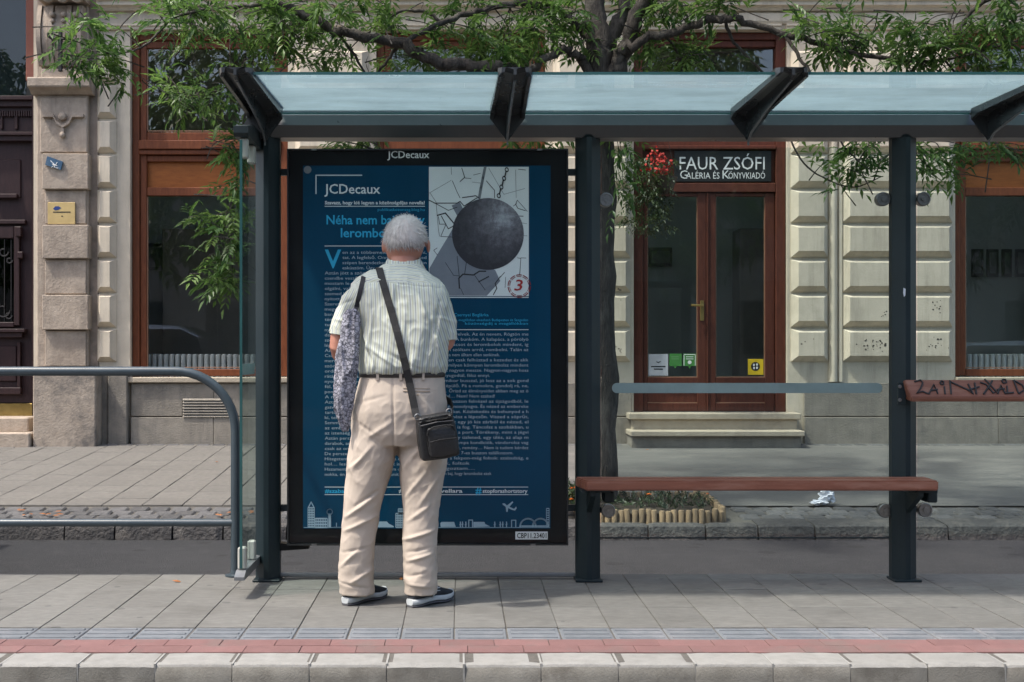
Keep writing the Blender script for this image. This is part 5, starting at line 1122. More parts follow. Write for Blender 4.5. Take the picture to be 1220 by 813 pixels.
# ---- materials
M_skin = mat('skin', (.50, .235, .165), (.42, .18, .12), scale=25, rough=.55, bump=.1, bscale=200)
M_chino = mat('chino_cotton', (.52, .445, .37), (.475, .405, .335), scale=10, rough=.9, bump=.2, bscale=500, bdist=.002)
def stripe_mat():
    m = bpy.data.materials.new('striped_shirt'); m.use_nodes = True; nt = m.node_tree; L = nt.links.new; b = nt.nodes['Principled BSDF']; b.inputs['Roughness'].default_value = .85
    at = nn(nt, 'ShaderNodeAttribute'); at.attribute_name = 'stripe'
    mu = nn(nt, 'ShaderNodeMath', operation='MULTIPLY'); mu.inputs[1].default_value = 1 / .0215; L(at.outputs['Fac'], mu.inputs[0])
    fr = nn(nt, 'ShaderNodeMath', operation='FRACT'); L(mu.outputs[0], fr.inputs[0])
    rp = nn(nt, 'ShaderNodeValToRGB'); rp.color_ramp.interpolation = 'LINEAR'; els = rp.color_ramp.elements
    base = (.54, .575, .51, 1); blue = (.28, .30, .32, 1); yel = (.45, .46, .33, 1)
    els[0].position = 0; els[0].color = base; els[1].position = 1; els[1].color = base
    for p_, c in ((.12, base), (.19, blue), (.30, blue), (.38, base), (.60, base), (.66, yel), (.78, yel), (.85, base)): e = els.new(p_); e.color = c
    L(fr.outputs[0], rp.inputs[0]); L(rp.outputs[0], b.inputs['Base Color'])
    tb = nn(nt, 'ShaderNodeTexNoise', Scale=350.0, Detail=2.0); bp = nn(nt, 'ShaderNodeBump', Strength=.15, Distance=.002); L(tb.outputs['Fac'], bp.inputs['Height']); L(bp.outputs[0], b.inputs['Normal'])
    return m
# ---- the body: head, neck, trunk, arms with hands, legs, one skin
HY = 5.575
bd = MB()
head = [(326, 9, .045, .045), (320, 13.5, .07, .035), (312, 17.5, .088, .017), (303, 20.5, .097, .006), (295, 23.2, .101, .001), (288, 24.6, .103, 0), (281, 24, .1, -.002), (273, 22.5, .093, -.004), (267, 19.5, .078, -.004), (262.5, 14, .056, -.004), (260, 7, .03, -.004)]
bd.loft([ring(481 + (288 - y) * .06, y, hw, d, HY + dy, 24, sq=2.1) for y, hw, d, dy in head])
bd.loft([ring(480, y, hw, d, Y, 18, sq=2) for y, hw, d, Y in ((345, 22, .07, 5.5), (328, 18, .062, 5.515), (312, 16.4, .06, 5.535), (298, 16.8, .06, 5.56))])
blob(bd, (mx_(481), HY + .105, mz_(296)), .014, .02, .024)                      # nose
blob(bd, (mx_(481), HY + .085, mz_(311)), .024, .014, .008)                      # lips
for s in (-1, 1):
    blob(bd, (mx_(482.5 + s * 27.2), HY + .005, mz_(291)), .009, .02, .031)    # ears
    blob(bd, (mx_(481 + s * 9), HY + .085, mz_(281)), .02, .015, .008)           # brows
bd.loft([ring(478, y, hw * .93, d * .92, Y, 24) for y, hw, d, Y in ((520, 54, .13, 5.465), (490, 55, .138, 5.465), (450, 48, .12, 5.47), (400, 50, .13, 5.47), (365, 50, .118, 5.475), (348, 44, .1, 5.49), (336, 32, .08, 5.5), (325, 22, .06, 5.51))])
LA = [(P(424, 352, YM + .01), .04), (P(414, 374, YM), .046), (P(406, 398, YM - .005), .045), (P(403.5, 414, YM - .005), .041), (P(405, 421, YM + .03), .039), (P(412, 420, YM + .1), .036), (P(424, 414, YM + .18), .029), (P(432, 411, YM + .21), .027)]
RA = [(P(519, 356, YM + .02), .04), (P(526, 380, YM + .01), .041), (P(528, 400, YM), .041), (P(530.5, 410, YM + .005), .040), (P(532, 408, YM + .05), .039), (P(525, 386, YM + .11), .036), (P(515, 352, YM + .15), .029), (P(508, 334, YM + .155), .026)]
for A in (LA, RA): bd.v, bd.f = bd.v, bd.f; bd.add(limb_rings(A).v, limb_rings(A).f)
def hand(wrist, d, up, curl, s=1):
    """palm with four fingers and a thumb, d along the hand, up across the back of the hand"""
    d = d.normalized(); up = (up - d * up.dot(d)).normalized(); side = d.cross(up) * s
    pal = [(wrist, .026), (wrist + d * .03, .03), (wrist + d * .06, .033), (wrist + d * .085, .03)]
    bd.loft([[p + side * math.cos(6.2832 * k / 14) * r * 1.25 + up * math.sin(6.2832 * k / 14) * r * .5 for k in range(14)] for p, r in pal])
    for i, (off, L_) in enumerate(((-.031, .07), (-.0105, .079), (.0105, .074), (.031, .058))):
        b0 = wrist + d * .078 + side * off; pts = [(b0, .0088)]; dd = d.copy()
        for k in range(3):
            dd = (dd - up * curl).normalized(); b0 = b0 + dd * L_ / 3; pts.append((b0, .0086 - .0007 * k))
        bd.add(limb_rings(pts, 10).v, limb_rings(pts, 10).f)
    b0 = wrist + d * .025 - side * .03; t1 = b0 + (d * .6 - side * .7 - up * .2) * .035; t2 = t1 + (d * .9 - side * .2 - up * .35) * .03
    pts = [(b0, .0115), (t1, .0105), (t2, .009)]; bd.add(limb_rings(pts, 10).v, limb_rings(pts, 10).f)
hand(LA[-1][0], Vector((.5, .75, .1)), Vector((-.3, .2, 1)), .45, 1)
hand(RA[-1][0], Vector((-.45, -.02, .85)), Vector((.75, .35, .4)), .5, -1)
for leg in ([(444, 520, .085, 5.465), (440, 570, .075, 5.46), (431, 612, .058, 5.455), (427, 650, .052, 5.45), (426, 690, .04, 5.455), (426, 706, .036, 5.46)], [(503, 520, .085, 5.47), (503, 570, .075, 5.46), (501, 612, .058, 5.45), (500, 650, .052, 5.435), (500, 690, .04, 5.425), (500, 707, .036, 5.425)]):
    pts = [(Vector((mx_(x), Y, mz_(y))), r) for x, y, r, Y in leg]; bd.add(limb_rings(pts).v, limb_rings(pts).f)
body = fused('body', bd, .0055, 3, M_skin, man)
# ---- trousers
tz = MB()
tz.loft([ring(x, y, hw, d, Y, 32, sq=2.25) for x, y, hw, d, Y in ((476, 530, 55, .12, 5.468), (476, 515, 57.5, .14, 5.465), (476, 490, 57, .147, 5.462), (477.5, 468, 53.5, .142, 5.465), (479, 450, 50.5, .132, 5.47), (479, 443, 50, .13, 5.47))])
def leg(rows): tz.loft([ring(x, y, hw, d, Y, 26, sq=2.15) for x, y, hw, d, Y in rows])
leg([(447, 512, 27, .115, 5.465), (445, 530, 28.5, .118, 5.463), (442.5, 548, 28.5, .112, 5.46), (438, 572, 25.8, .1, 5.457), (431.5, 606, 22.2, .088, 5.455), (427.5, 640, 21, .083, 5.45), (425, 672, 20.6, .081, 5.447), (424.5, 692, 20.8, .082, 5.45), (426, 706.5, 21, .083, 5.455)])
leg([(504, 512, 27, .115, 5.47), (504, 530, 28.8, .118, 5.468), (504, 548, 28.8, .112, 5.462), (503, 572, 26.2, .1, 5.457), (501.7, 606, 21.6, .088, 5.45), (500.8, 640, 20.5, .083, 5.437), (501, 672, 20, .081, 5.425), (501.3, 690, 19.8, .081, 5.42), (501.6, 704.5, 19.8, .083, 5.425)])
ff = folds([(414, 614, 446, 590, .011, .011), (412, 630, 449, 612, .009, .010), (420, 560, 446, 528, .007, .012), (408, 672, 430, 650, .008, .010), (420, 690, 443, 676, .008, .009), (409, 655, 442, 648, -.006, .008), (405, 690, 440, 697, -.006, .007), (425, 600, 452, 582, -.007, .009),
            (414, 560, 432, 545, .006, .01), (455, 520, 424, 500, -.005, .012), (470, 500, 440, 520, .006, .014), (428, 480, 462, 470, -.003, .01),
            (482, 640, 518, 628, .011, .010), (486, 654, 514, 648, -.006, .008), (486, 664, 516, 655, .010, .009), (486, 682, 510, 676, -.005, .008), (486, 690, 515, 694, .006, .008), (487, 618, 516, 596, .008, .011), (500, 600, 526, 560, .009, .012), (484, 590, 508, 560, .007, .011), (512, 610, 520, 575, -.007, .01), (480, 560, 500, 532, .006, .012), (520, 545, 531, 500, .006, .012), (490, 545, 526, 540, -.004, .012),
            (470, 447, 471, 545, -.0075, .0055), (474, 545, 479, 560, -.008, .008), (484, 466, 520, 466, -.003, .0035), (487, 500, 524, 492, .004, .012), (432, 448, 440, 500, .003, .01)])
def tdisp(co, n_):
    q = Vector((co.x * 12 + co.z * 4, co.y * 12, co.z * 7)); a = .0045 * ((1 - abs(noise.noise(q))) ** 3 - .55) + .0018 * ((1 - abs(noise.noise(Vector((co.x * 22 - co.z * 12, co.y * 22, co.z * 17))))) ** 4 - .4)
    if co.z < .32: a += .0018 * math.sin(co.z * 95 + 5 * noise.noise(Vector((co.x * 12, co.y * 12, co.z * 5)))) * (1 - co.z / .32)
    if co.z > .88: a *= .5
    return a + ff(co, n_) * .95
trs = fused('trousers', tz, .0056, 3, M_chino, man, tdisp)
# belt, loops, pocket
bt = MB(); bt.loft([ring(479, y, hw, d, 5.47, 40, sq=2.25) for y, hw, d in ((449.5, 50.9, .1345), (448.5, 51.6, .137), (444, 51.4, .137), (443, 50.6, .134))])
autosmooth(bt.build('belt', mat('belt_leather', (.035, .028, .024), rough=.5), man), 50)
# back pocket with its welt, button and dark label, and the stitched hems
pbv = None
def on_trousers():
    bvt = bvh_of([trs]); M_st = mat('chino_stitch', (.36, .29, .22), rough=.9)
    def q(x, y, off=.0015):
        h = bvt.ray_cast(Vector((mx_(x), 4.6, mz_(y))), Vector((0, 1, 0))); return Vector((mx_(x), (h[0].y if h[0] else YM) - off, mz_(y)))
    MB().tube([q(x, 465 + .03 * (x - 483)) for x in np.linspace(482, 513, 14)], .0022, 5).build('pocket_welt', M_st, man)
    MB().tube([q(x, 461.5 + .03 * (x - 483)) for x in np.linspace(482, 513, 14)], .0012, 5).build('pocket_welt', M_st, man)
    mbp = MB(); mbp.add([q(485.5, 455.5, .003), q(490.5, 455.8, .003), q(490.3, 460.3, .003), q(485.3, 460, .003)], [(0, 1, 2, 3)]); mbp.build('pocket_label', mat('label_cloth', (.03, .035, .06), rough=.8), man)
    c = q(499, 469, .002); MB().lathe([(.005, 0), (.005, -.002), (.001, -.0025)], c, 'y', 10).build('button', M_st, man)
    for x in (452, 479, 505): MB().box(mx_(x) - .006, mx_(x) + .006, q(x, 448).y - .006, q(x, 448).y + .02, mz_(452.5), mz_(441.5)).build('belt_loop', M_chino, man)
# ---- shirt
st_ = MB()
st_.loft([ring(x, y, hw, d, Y, 36, sq=2.35) for x, y, hw, d, Y in ((479, 446.5, 47, .125, 5.47), (479, 444.5, 51, .143, 5.468), (479.5, 437, 53, .153, 5.466), (480, 420, 53.5, .152, 5.466), (480.5, 400, 54, .148, 5.468), (480, 380, 55, .144, 5.472), (478, 362, 57.5, .138, 5.478), (475.5, 349, 59, .129, 5.486), (473.5, 340, 56, .117, 5.492), (471.5, 332, 48.5, .102, 5.5), (471, 326, 40, .088, 5.508), (476, 320, 28, .074, 5.518), (480, 315, 23, .066, 5.525))])
SL = [(P(432, 351, YM + .015), .055), (P(420, 361, YM + .005), .059), (P(414, 378, YM), .060), (P(411, 392, YM - .003), .061), (P(410, 398.5, YM - .003), .061)]
SR = [(P(514, 354, YM + .025), .055), (P(522, 365, YM + .015), .058), (P(527, 384, YM + .01), .057), (P(528.5, 398, YM + .005), .055), (P(529, 404.5, YM + .005), .055)]
for A in (SL, SR): st_.add(limb_rings(A, 20).v, limb_rings(A, 20).f)
sf = folds([(436, 350, 432, 425, -.007, .010), (447, 372, 438, 430, .006, .011), (470, 342, 468, 368, .006, .008), (474, 342, 476, 372, -.005, .007), (520, 372, 508, 430, -.006, .011), (516, 380, 524, 425, .006, .010), (440, 412, 475, 438, .005, .010), (500, 440, 462, 420, -.004, .010), (430, 400, 450, 440, -.005, .009),
            (432, 336, 526, 344, -.0035, .0035), (524, 360, 519, 400, -.010, .008), (428, 362, 430, 398, -.010, .008), (448, 425, 446, 446, .005, .009), (470, 428, 472, 446, -.004, .008), (492, 425, 494, 446, .005, .009), (514, 428, 512, 446, -.004, .008), (500, 355, 512, 385, .005, .010), (484, 380, 492, 430, -.004, .012), (400, 380, 424, 388, .004, .008), (520, 378, 542, 384, .004, .008), (404, 365, 422, 358, -.004, .008)])
def sdisp(co, n_):
    q = Vector((co.x * 11, co.y * 11, co.z * 5 + co.x * 3)); return .0075 * ((1 - abs(noise.noise(q))) ** 3 - .5) + .004 * ((1 - abs(noise.noise(Vector((co.x * 24 + co.z * 10, co.y * 24, co.z * 14))))) ** 4 - .4) + .0025 * noise.noise(co * 26) + 1.55 * sf(co, n_)
M_shirt = stripe_mat()
shirt = fused('shirt', st_, .0056, 9, M_shirt, man, sdisp)
axl = [(p.x, p.z) for p, r in SL]; axr = [(p.x, p.z) for p, r in SR]
def stripe_coord(co):
    w = co + WL[man]
    d1, t1 = seg_d((w.x, w.z), axl[0], axl[-1]); d2, t2 = seg_d((w.x, w.z), axr[0], axr[-1])
    z = w.z
    if w.x < mx_(428) and z < mz_(345): cx = axl[0][0] + (axl[-1][0] - axl[0][0]) * (axl[0][1] - z) / (axl[0][1] - axl[-1][1]); return (w.x - cx) * 1.1 + .31
    if w.x > mx_(521) and z < mz_(352): cx = axr[0][0] + (axr[-1][0] - axr[0][0]) * (axr[0][1] - z) / (axr[0][1] - axr[-1][1]); return (w.x - cx) * 1.1 + .77
    if z > mz_(338): return (w.z * .8 + w.y * .9) if w.y < 5.5 else w.x                       # yoke: cut across
    u = (w.x - mx_(480)) / (.205); return .2 * math.asin(max(-.97, min(.97, u))) + .012 * math.sin(w.z * 9)
at = shirt.data.attributes.new('stripe', 'FLOAT', 'POINT'); at.data.foreach_set('value', np.array([stripe_coord(v.co) for v in shirt.data.vertices], dtype=np.float32))
cl = MB(); cl.loft([[v + Vector((0, 0, 0)) for v in ring(480.5, y, hw, d, Y, 26, tilt=.25, sq=2.05)] for y, hw, d, Y in ((327, 28, .087, 5.517), (325, 29, .09, 5.517), (315, 23.5, .08, 5.53), (306.5, 20, .073, 5.54), (306, 18, .067, 5.54), (312, 17.6, .064, 5.535), (322, 19, .068, 5.525))])
col_o = fused('collar', cl, .005, 2, M_shirt, man, lambda co, n_: .0015 * noise.noise(co * 30))
at = col_o.data.attributes.new('stripe', 'FLOAT', 'POINT'); at.data.foreach_set('value', np.array([(v.co.x + WL[man].x) * .9 for v in col_o.data.vertices], dtype=np.float32))
# rolled hems of the sleeves
for A in (SL, SR):
    p, r = A[-1]; q = A[-2][0]; d = (p - q).normalized(); hm = MB().tube([p - d * .03, p - d * .028, p + d * .004, p + d * .006], [r * .97, r * 1.05, r * 1.05, r * .95], 24)
    h = autosmooth(hm.build('sleeve_hem', M_shirt, man, smooth=True), 60); at = h.data.attributes.new('stripe', 'FLOAT', 'POINT'); at.data.foreach_set('value', np.array([v.co.x * 1.2 for v in h.data.vertices], dtype=np.float32))
# ---- hair: thin on the crown, thicker round the back
hr_m = bpy.data.materials.new('grey_hair'); hr_m.use_nodes = True; nt = hr_m.node_tree; L = nt.links.new; b = nt.nodes['Principled BSDF']; b.inputs['Roughness'].default_value = .6
at_n = nn(nt, 'ShaderNodeAttribute'); at_n.attribute_name = 'tint'; rp = nn(nt, 'ShaderNodeValToRGB'); els = rp.color_ramp.elements; els[0].color = (.62, .50, .44, 1); els[1].color = (.20, .19, .18, 1); els[0].position = 0; e = els.new(.45); e.color = (.70, .66, .62, 1); e = els.new(.75); e.color = (.46, .43, .41, 1)
L(at_n.outputs['Fac'], rp.inputs[0]); L(rp.outputs[0], b.inputs['Base Color'])
hs_ = []; tints = []; hf = []; hc_ = Vector((mx_(481.6), HY - .003, mz_(285))); NR, NC = 22, 44; hrn = random.Random(2)
def hair_pt(th, ph, k=1.0):
    d = Vector((math.sin(th) * math.cos(ph), math.sin(th) * math.sin(ph), math.cos(th))); rz = .107 if d.z > 0 else .1
    return hc_ + Vector((d.x * .0955 * k, d.y * .114 * k, d.z * rz * 1.06 * k)), d
def hair_end(ph):   # how far down the hair reaches: low at the nape, above the ears, high on the forehead
    s = math.sin(ph); return 1.93 if s < -.55 else (1.62 if s < .25 else 1.62 - (s - .25) * .9)
def hair_tint(p, d):
    cr = (Vector((p.x, 0, p.z)) - Vector((mx_(486), 0, mz_(267)))).length; t = min(1, cr / .085); low = max(0, (mz_(285) - p.z) / .08)
    return max(0, min(1, .22 + .34 * t + .6 * low + hrn.gauss(0, .05)))
for i in range(NR + 1):
    for k in range(NC):
        ph = 6.2832 * k / NC; th = hair_end(ph) * i / NR; p, d = hair_pt(th, ph, 1.0 + .02 * noise.noise(Vector((ph * 2, th * 4, 3))) - (.035 if i == NR else 0)); hs_.append(p); tints.append(hair_tint(p, d))
for i in range(NR):
    for k in range(NC): hf.append((i * NC + k, i * NC + (k + 1) % NC, (i + 1) * NC + (k + 1) % NC, (i + 1) * NC + k))
sw_c = Vector((mx_(486), HY - .06, mz_(267)))
for _ in range(4200):   # short strands combed away from the whorl
    ph = hrn.uniform(0, 6.2832); th = math.acos(1 - hrn.random() * (1 - math.cos(hair_end(ph)))); p, d = hair_pt(th, ph, 1.004)
    fl = p - sw_c; fl = fl - d * fl.dot(d); fl = (fl.normalized() + d.cross(fl.normalized()) * .6) if fl.length > 1e-4 else d.orthogonal(); fl.normalize(); fl = (fl + Vector((hrn.gauss(0, .35), hrn.gauss(0, .35), hrn.gauss(0, .35) - .2)) + d * hrn.uniform(-.05, .2)).normalized()
    sd_ = fl.cross(d).normalized() * hrn.uniform(.0005, .001); L_ = hrn.uniform(.016, .034); n = len(hs_); t0 = max(0, min(1, hair_tint(p, d) + hrn.gauss(.06, .09)))
    hs_ += [p + sd_, p - sd_, p + fl * L_ * .6 + d * .002 - sd_ * .8, p + fl * L_ * .6 + d * .002 + sd_ * .8, p + fl * L_ - d * .003]; hf += [(n, n + 1, n + 2, n + 3), (n + 3, n + 2, n + 4)]; tints += [t0] * 5
ho = raw('hair', hs_, hf, hr_m, man, smooth=True, origin=WL[man]); a = ho.data.attributes.new('tint', 'FLOAT', 'POINT'); a.data.foreach_set('value', np.array(tints, dtype=np.float32))
# glasses, seen from the side only
mb = MB()
for s in (-1, 1):
    mb.tube([(mx_(482.5 + s * 27.6), HY + .01, mz_(285.5)), (mx_(482 + s * 27), HY + .09, mz_(284))], .0018, 5)
    mb.tube([Vector((mx_(481 + s * 9.5) + .021 * math.cos(t), HY + .112, mz_(286) + .017 * math.sin(t))) for t in np.linspace(0, 6.2832, 17)], .0016, 5)
mb.build('glasses', M_iron, man)
# ---- shoes: pale sole, dark upper
M_sole = mat('shoe_sole', (.55, .58, .58), (.42, .45, .46), scale=14, rough=.7); M_tread = mat('shoe_tread', (.10, .10, .11), rough=.85); M_upper = mat('shoe_upper', (.022, .027, .036), (.014, .017, .022), scale=40, rough=.75, bump=.5, bscale=300)
def shoe(heel, ang, scale=1.0):
    u = Vector((math.cos(ang), math.sin(ang), 0)); w = Vector((-u.y, u.x, 0))
    def R_(t, hw, z0, z1, n=16, sq=2.6):
        t, hw, z0, z1 = t * .9, hw * 1.06, z0 * 1.15, z1 * 1.15
        out = []
        for k in range(n):
            a = 2 * math.pi * k / n; c, s = math.cos(a), math.sin(a)
            out.append(heel + u * t + w * math.copysign(abs(c) ** (2 / sq), c) * hw + Vector((0, 0, (z0 + z1) / 2 + math.copysign(abs(s) ** (2 / sq), s) * (z1 - z0) / 2)))
        return out
    sh_ = thing_part = None
    pr = [(.0, .018, 0), (.012, .029, 0), (.05, .034, 0), (.1, .034, .004), (.15, .038, .004), (.2, .044, 0), (.24, .042, .003), (.268, .032, .009), (.284, .014, .016)]
    up = MB().loft([R_(t + .002, hw * .93, .02, z, 18, 2.3) for t, hw, z in ((.004, .016, .05), (.012, .027, .078), (.045, .033, .09), (.09, .034, .092), (.125, .035, .085), (.16, .037, .07), (.2, .041, .056), (.24, .039, .046), (.268, .03, .04), (.279, .014, .034))])
    uo = autosmooth(up.build('shoe', M_upper, man), 60)
    autosmooth(MB().loft([R_(t, hw, .008 + lift, .031 + lift * .6, 18, 3.5) for t, hw, lift in pr]).build('sole', M_sole, uo), 40)
    autosmooth(MB().loft([R_(t + .001, hw * .97, .0005 + lift * .9, .0095 + lift, 18, 3.5) for t, hw, lift in pr]).build('tread', M_tread, uo), 40)
    mb = MB()
    for z, r_ in ((.06, .002), (.072, .002)): mb.tube([heel + u * t + w * (-.0355 if t > .05 else -.031) + Vector((0, 0, z - .06 * max(0, t - .1))) for t in (.012, .04, .08, .12, .15)], r_, 5)
    mb.tube([heel + u * .1 + w * -.036 + Vector((0, 0, .03)), heel + u * .125 + w * -.036 + Vector((0, 0, .055)), heel + u * .14 + w * -.03 + Vector((0, 0, .075))], .0035, 5)
    mb.build('trim', M_sole, uo)
shoe(Vector((px(411, 5.41), 5.4, 0)), R(52)); shoe(Vector((px(488, 5.36), 5.36, 0)), R(47))
# ---- straps are laid on the clothes by casting rays at them
def bvh_of(objs):
    vs = []; fs = []
    for o in objs:
        n = len(vs); vs += [v.co + WL[o] for v in o.data.vertices]; fs += [tuple(i + n for i in p.vertices) for p in o.data.polygons]
    return BVHTree.FromPolygons(vs, fs)
on_trousers()
bv = bvh_of([shirt, trs, col_o])
def lay(x, y, off=.004, back=True):
    """the cloth point seen at photo pixel (x, y) at the man's distance, from behind or from in front"""
    X, Z = mx_(x), mz_(y); o_ = Vector((X, 4.6 if back else 6.4, Z)); h = bv.ray_cast(o_, Vector((0, 1 if back else -1, 0)))
    return Vector((X, (h[0].y if h[0] else YM) + (-off if back else off), Z))
def band(name, pts, w, th, m, parent, up_hint=Vector((0, -1, 0))):
    mb = MB(); rings = []
    for i, p in enumerate(pts):
        t = (pts[min(i + 1, len(pts) - 1)] - pts[max(i - 1, 0)]).normalized(); n_ = up_hint[i] if isinstance(up_hint, list) else up_hint; s = t.cross(n_).normalized(); n_ = s.cross(t)
        rings.append([p + s * w / 2 - n_ * th / 2, p + s * w / 2 + n_ * th / 2, p - s * w / 2 + n_ * th / 2, p - s * w / 2 - n_ * th / 2])
    return mb.loft(rings).build(name, m, parent)
def smooth_y(pts, it=3):
    for _ in range(it): pts = [pts[0]] + [Vector((pts[i].x, min(pts[i].y, (pts[i - 1].y + pts[i + 1].y) / 2 + .001), pts[i].z)) for i in range(1, len(pts) - 1)] + [pts[-1]]
    return pts
M_web = mat('black_webbing', (.018, .018, .019), (.012, .012, .013), scale=30, rough=.75, bump=.4, bscale=400); M_leath = mat('black_leather', (.016, .017, .018), (.011, .011, .012), scale=12, rough=.42, bump=.6, bscale=90, bdist=.004)
bag = thing('shoulder_bag', 'black leather shoulder bag on a cross body strap hanging at the right hip', 'bag', (mx_(521), 5.29, mz_(545)))
pts = smooth_y([lay(453 + (497 - 453) * t + 3.0 * math.sin(math.pi * t), 323 + (492 - 323) * t, .005) for t in np.linspace(0, 1, 24)]); pts[-1] = Vector((mx_(497.5), 5.305, mz_(494)))
ups = [Vector((0, -1, 0))] * len(pts)
top = [Vector((mx_(451.5), lay(453, 323).y + .025, mz_(319.5))), Vector((mx_(452), 5.53, mz_(318)))]
pts = top[::-1] + pts; ups = [Vector((0, -.1, 1)), Vector((0, -.6, .8))] + ups
band('strap', pts, .031, .003, M_web, bag, ups)
fr = [Vector((mx_(453), 5.53, mz_(319)))] + [lay(455 + (520 - 455) * t, 326 + (470 - 326) * t, .005, False) for t in np.linspace(.03, 1, 14)] + [Vector((mx_(537), 5.5, mz_(480))), Vector((mx_(540), 5.4, mz_(488))), Vector((mx_(537), 5.31, mz_(491)))]
band('strap', fr, .031, .003, M_web, bag, [Vector((0, .1, 1))] + [Vector((0, 1, 0))] * 14 + [Vector((1, .3, 0))] * 3)
bo = Matrix.Translation(Vector((mx_(521.5), 5.285, mz_(517)))) @ Matrix.Rotation(R(-9), 4, 'Y') @ Matrix.Rotation(R(12), 4, 'Z') @ Matrix.Rotation(R(4), 4, 'X')
def bagpart(name, x0, x1, y0, y1, z0, z1, bev, m=M_leath, seg=3, taper=0, puff=0):
    bm = bmesh.new(); bmesh.ops.create_cube(bm, size=1)
    for v in bm.verts: v.co = Vector(((x0 + x1) / 2 + v.co.x * (x1 - x0) * (1 - taper * (v.co.z)), (y0 + y1) / 2 + v.co.y * (y1 - y0), (z0 + z1) / 2 + v.co.z * (z1 - z0)))
    bmesh.ops.subdivide_edges(bm, edges=bm.edges[:], cuts=4, use_grid_fill=True)
    cx, cz = (x0 + x1) / 2, (z0 + z1) / 2
    for v in bm.verts:
        u_, w_ = (v.co.x - cx) / (x1 - x0) * 2, (v.co.z - cz) / (z1 - z0) * 2
        if v.co.y < (y0 + y1) / 2: v.co.y -= puff * max(0, 1 - u_ * u_) * max(0, 1 - w_ * w_)
        k = 1 - .06 * abs(u_ * w_); v.co.x = cx + (v.co.x - cx) * k; v.co.z = cz + (v.co.z - cz) * k + .002 * noise.noise(v.co * 40)
    sharp = [e for e in bm.edges if len(e.link_faces) == 2 and e.calc_face_angle(0) > .9]
    bmesh.ops.bevel(bm, geom=sharp, offset=bev, segments=seg, affect='EDGES', profile=.6)
    vs = [bo @ v.co for v in bm.verts]; fs = [tuple(v.index for v in f.verts) for f in bm.faces]; bm.free(); return raw(name, vs, fs, m, bag, smooth=True)
bagpart('bag_body', -.084, .084, -.035, .035, -.095, .085, .016, taper=.06)
bagpart('flap', -.076, .076, -.041, .036, .066, .096, .012)
bagpart('front_pocket', -.052, .074, -.060, -.03, -.082, .052, .014, puff=.008, taper=.1)
def bagline(name, pl, r_, m): MB().tube([bo @ Vector(p) for p in pl], r_, 6).build(name, m, bag)
bagline('zip', [(-.05, -.056, .02), (-.045, -.062, .04), (-.02, -.065, .05), (.03, -.066, .05), (.06, -.063, .042), (.067, -.056, .02)], .0035, M_web)
bagline('zip', [(-.07, -.042, .06), (0, -.046, .066), (.07, -.042, .06)], .003, mat('zip_grey', (.06, .06, .065), rough=.4, metal=.4))
bagline('pocket_seam', [(-.046, -.068, -.01), (.0, -.0725, -.005), (.068, -.068, -.01)], .0025, M_web)
for x in (-.07, .066): bagline('strap_ring', [(x + .012 * math.cos(t), -.002, .096 + .012 * math.sin(t)) for t in np.linspace(0, 6.2832, 13)], .0025, M_galv)
# ---- patterned cloth bag on the left shoulder
def tote_mat():
    m = bpy.data.materials.new('patterned_cloth'); m.use_nodes = True; nt = m.node_tree; L = nt.links.new; b = nt.nodes['Principled BSDF']; b.inputs['Roughness'].default_value = .9
    g = nn(nt, 'ShaderNodeNewGeometry'); v = nn(nt, 'ShaderNodeTexVoronoi', Scale=100.0); v.feature = 'F1'; v2 = nn(nt, 'ShaderNodeTexVoronoi', Scale=60.0); v2.feature = 'DISTANCE_TO_EDGE'; L(g.outputs['Position'], v.inputs['Vector']); L(g.outputs['Position'], v2.inputs['Vector'])
    rp = nn(nt, 'ShaderNodeValToRGB'); rp.color_ramp.interpolation = 'CONSTANT'; els = rp.color_ramp.elements; els[0].color = (.08, .085, .10, 1); els[1].color = (.34, .34, .38, 1); els[1].position = .4; e = els.new(.7); e.color = (.2, .2, .23, 1); e = els.new(.2); e.color = (.36, .36, .42, 1)
    L(v.outputs['Color'], rp.inputs[0]); r2 = nn(nt, 'ShaderNodeMapRange'); r2.inputs[1].default_value = .0; r2.inputs[2].default_value = .12; L(v2.outputs['Distance'], r2.inputs[0])
    mx2 = nn(nt, 'ShaderNodeMix', data_type='RGBA'); mx2.inputs[6].default_value = (.06, .06, .075, 1); L(r2.outputs[0], mx2.inputs[0]); L(rp.outputs[0], mx2.inputs[7]); L(mx2.outputs[2], b.inputs['Base Color']); return m
tb_ = thing('cloth_bag', 'grey patterned cloth bag hanging limp from the left shoulder', 'bag', (mx_(414), 5.37, mz_(513)))
tm = MB(); tm.loft([ring(x, y, hw, d * .62, Y, 20, sq=2.0) for x, y, hw, d, Y in ((422, 369, 7, .018, 5.385), (421.5, 376, 9, .026, 5.38), (419.5, 392, 11, .034, 5.375), (417, 415, 12.5, .04, 5.37), (415.5, 440, 13.2, .042, 5.37), (414, 465, 13.2, .04, 5.37), (412.5, 482, 12, .036, 5.372), (411.5, 494, 9.5, .03, 5.375), (411.5, 504, 6.5, .022, 5.378), (412.5, 512, 3.5, .012, 5.38))])
fused('cloth', tm, .0048, 2, tote_mat(), tb_, lambda co, n_: .013 * ((1 - abs(noise.noise(Vector((co.x * 34, co.y * 30, co.z * 5))))) ** 3 - .5) + .003 * noise.noise(co * 40))
M_hand = mat('bag_handle', (.03, .03, .036), (.02, .02, .024), scale=40, rough=.8)
hp = smooth_y([lay(434 - 9 * t ** 1.3, 331 + 40 * t, .006) for t in np.linspace(0, 1, 10)]); hp[-1] = Vector((mx_(425), 5.372, mz_(373))); hp = [Vector((mx_(435.5), 5.53, mz_(333))), Vector((mx_(435), 5.47, mz_(327.5)))] + hp
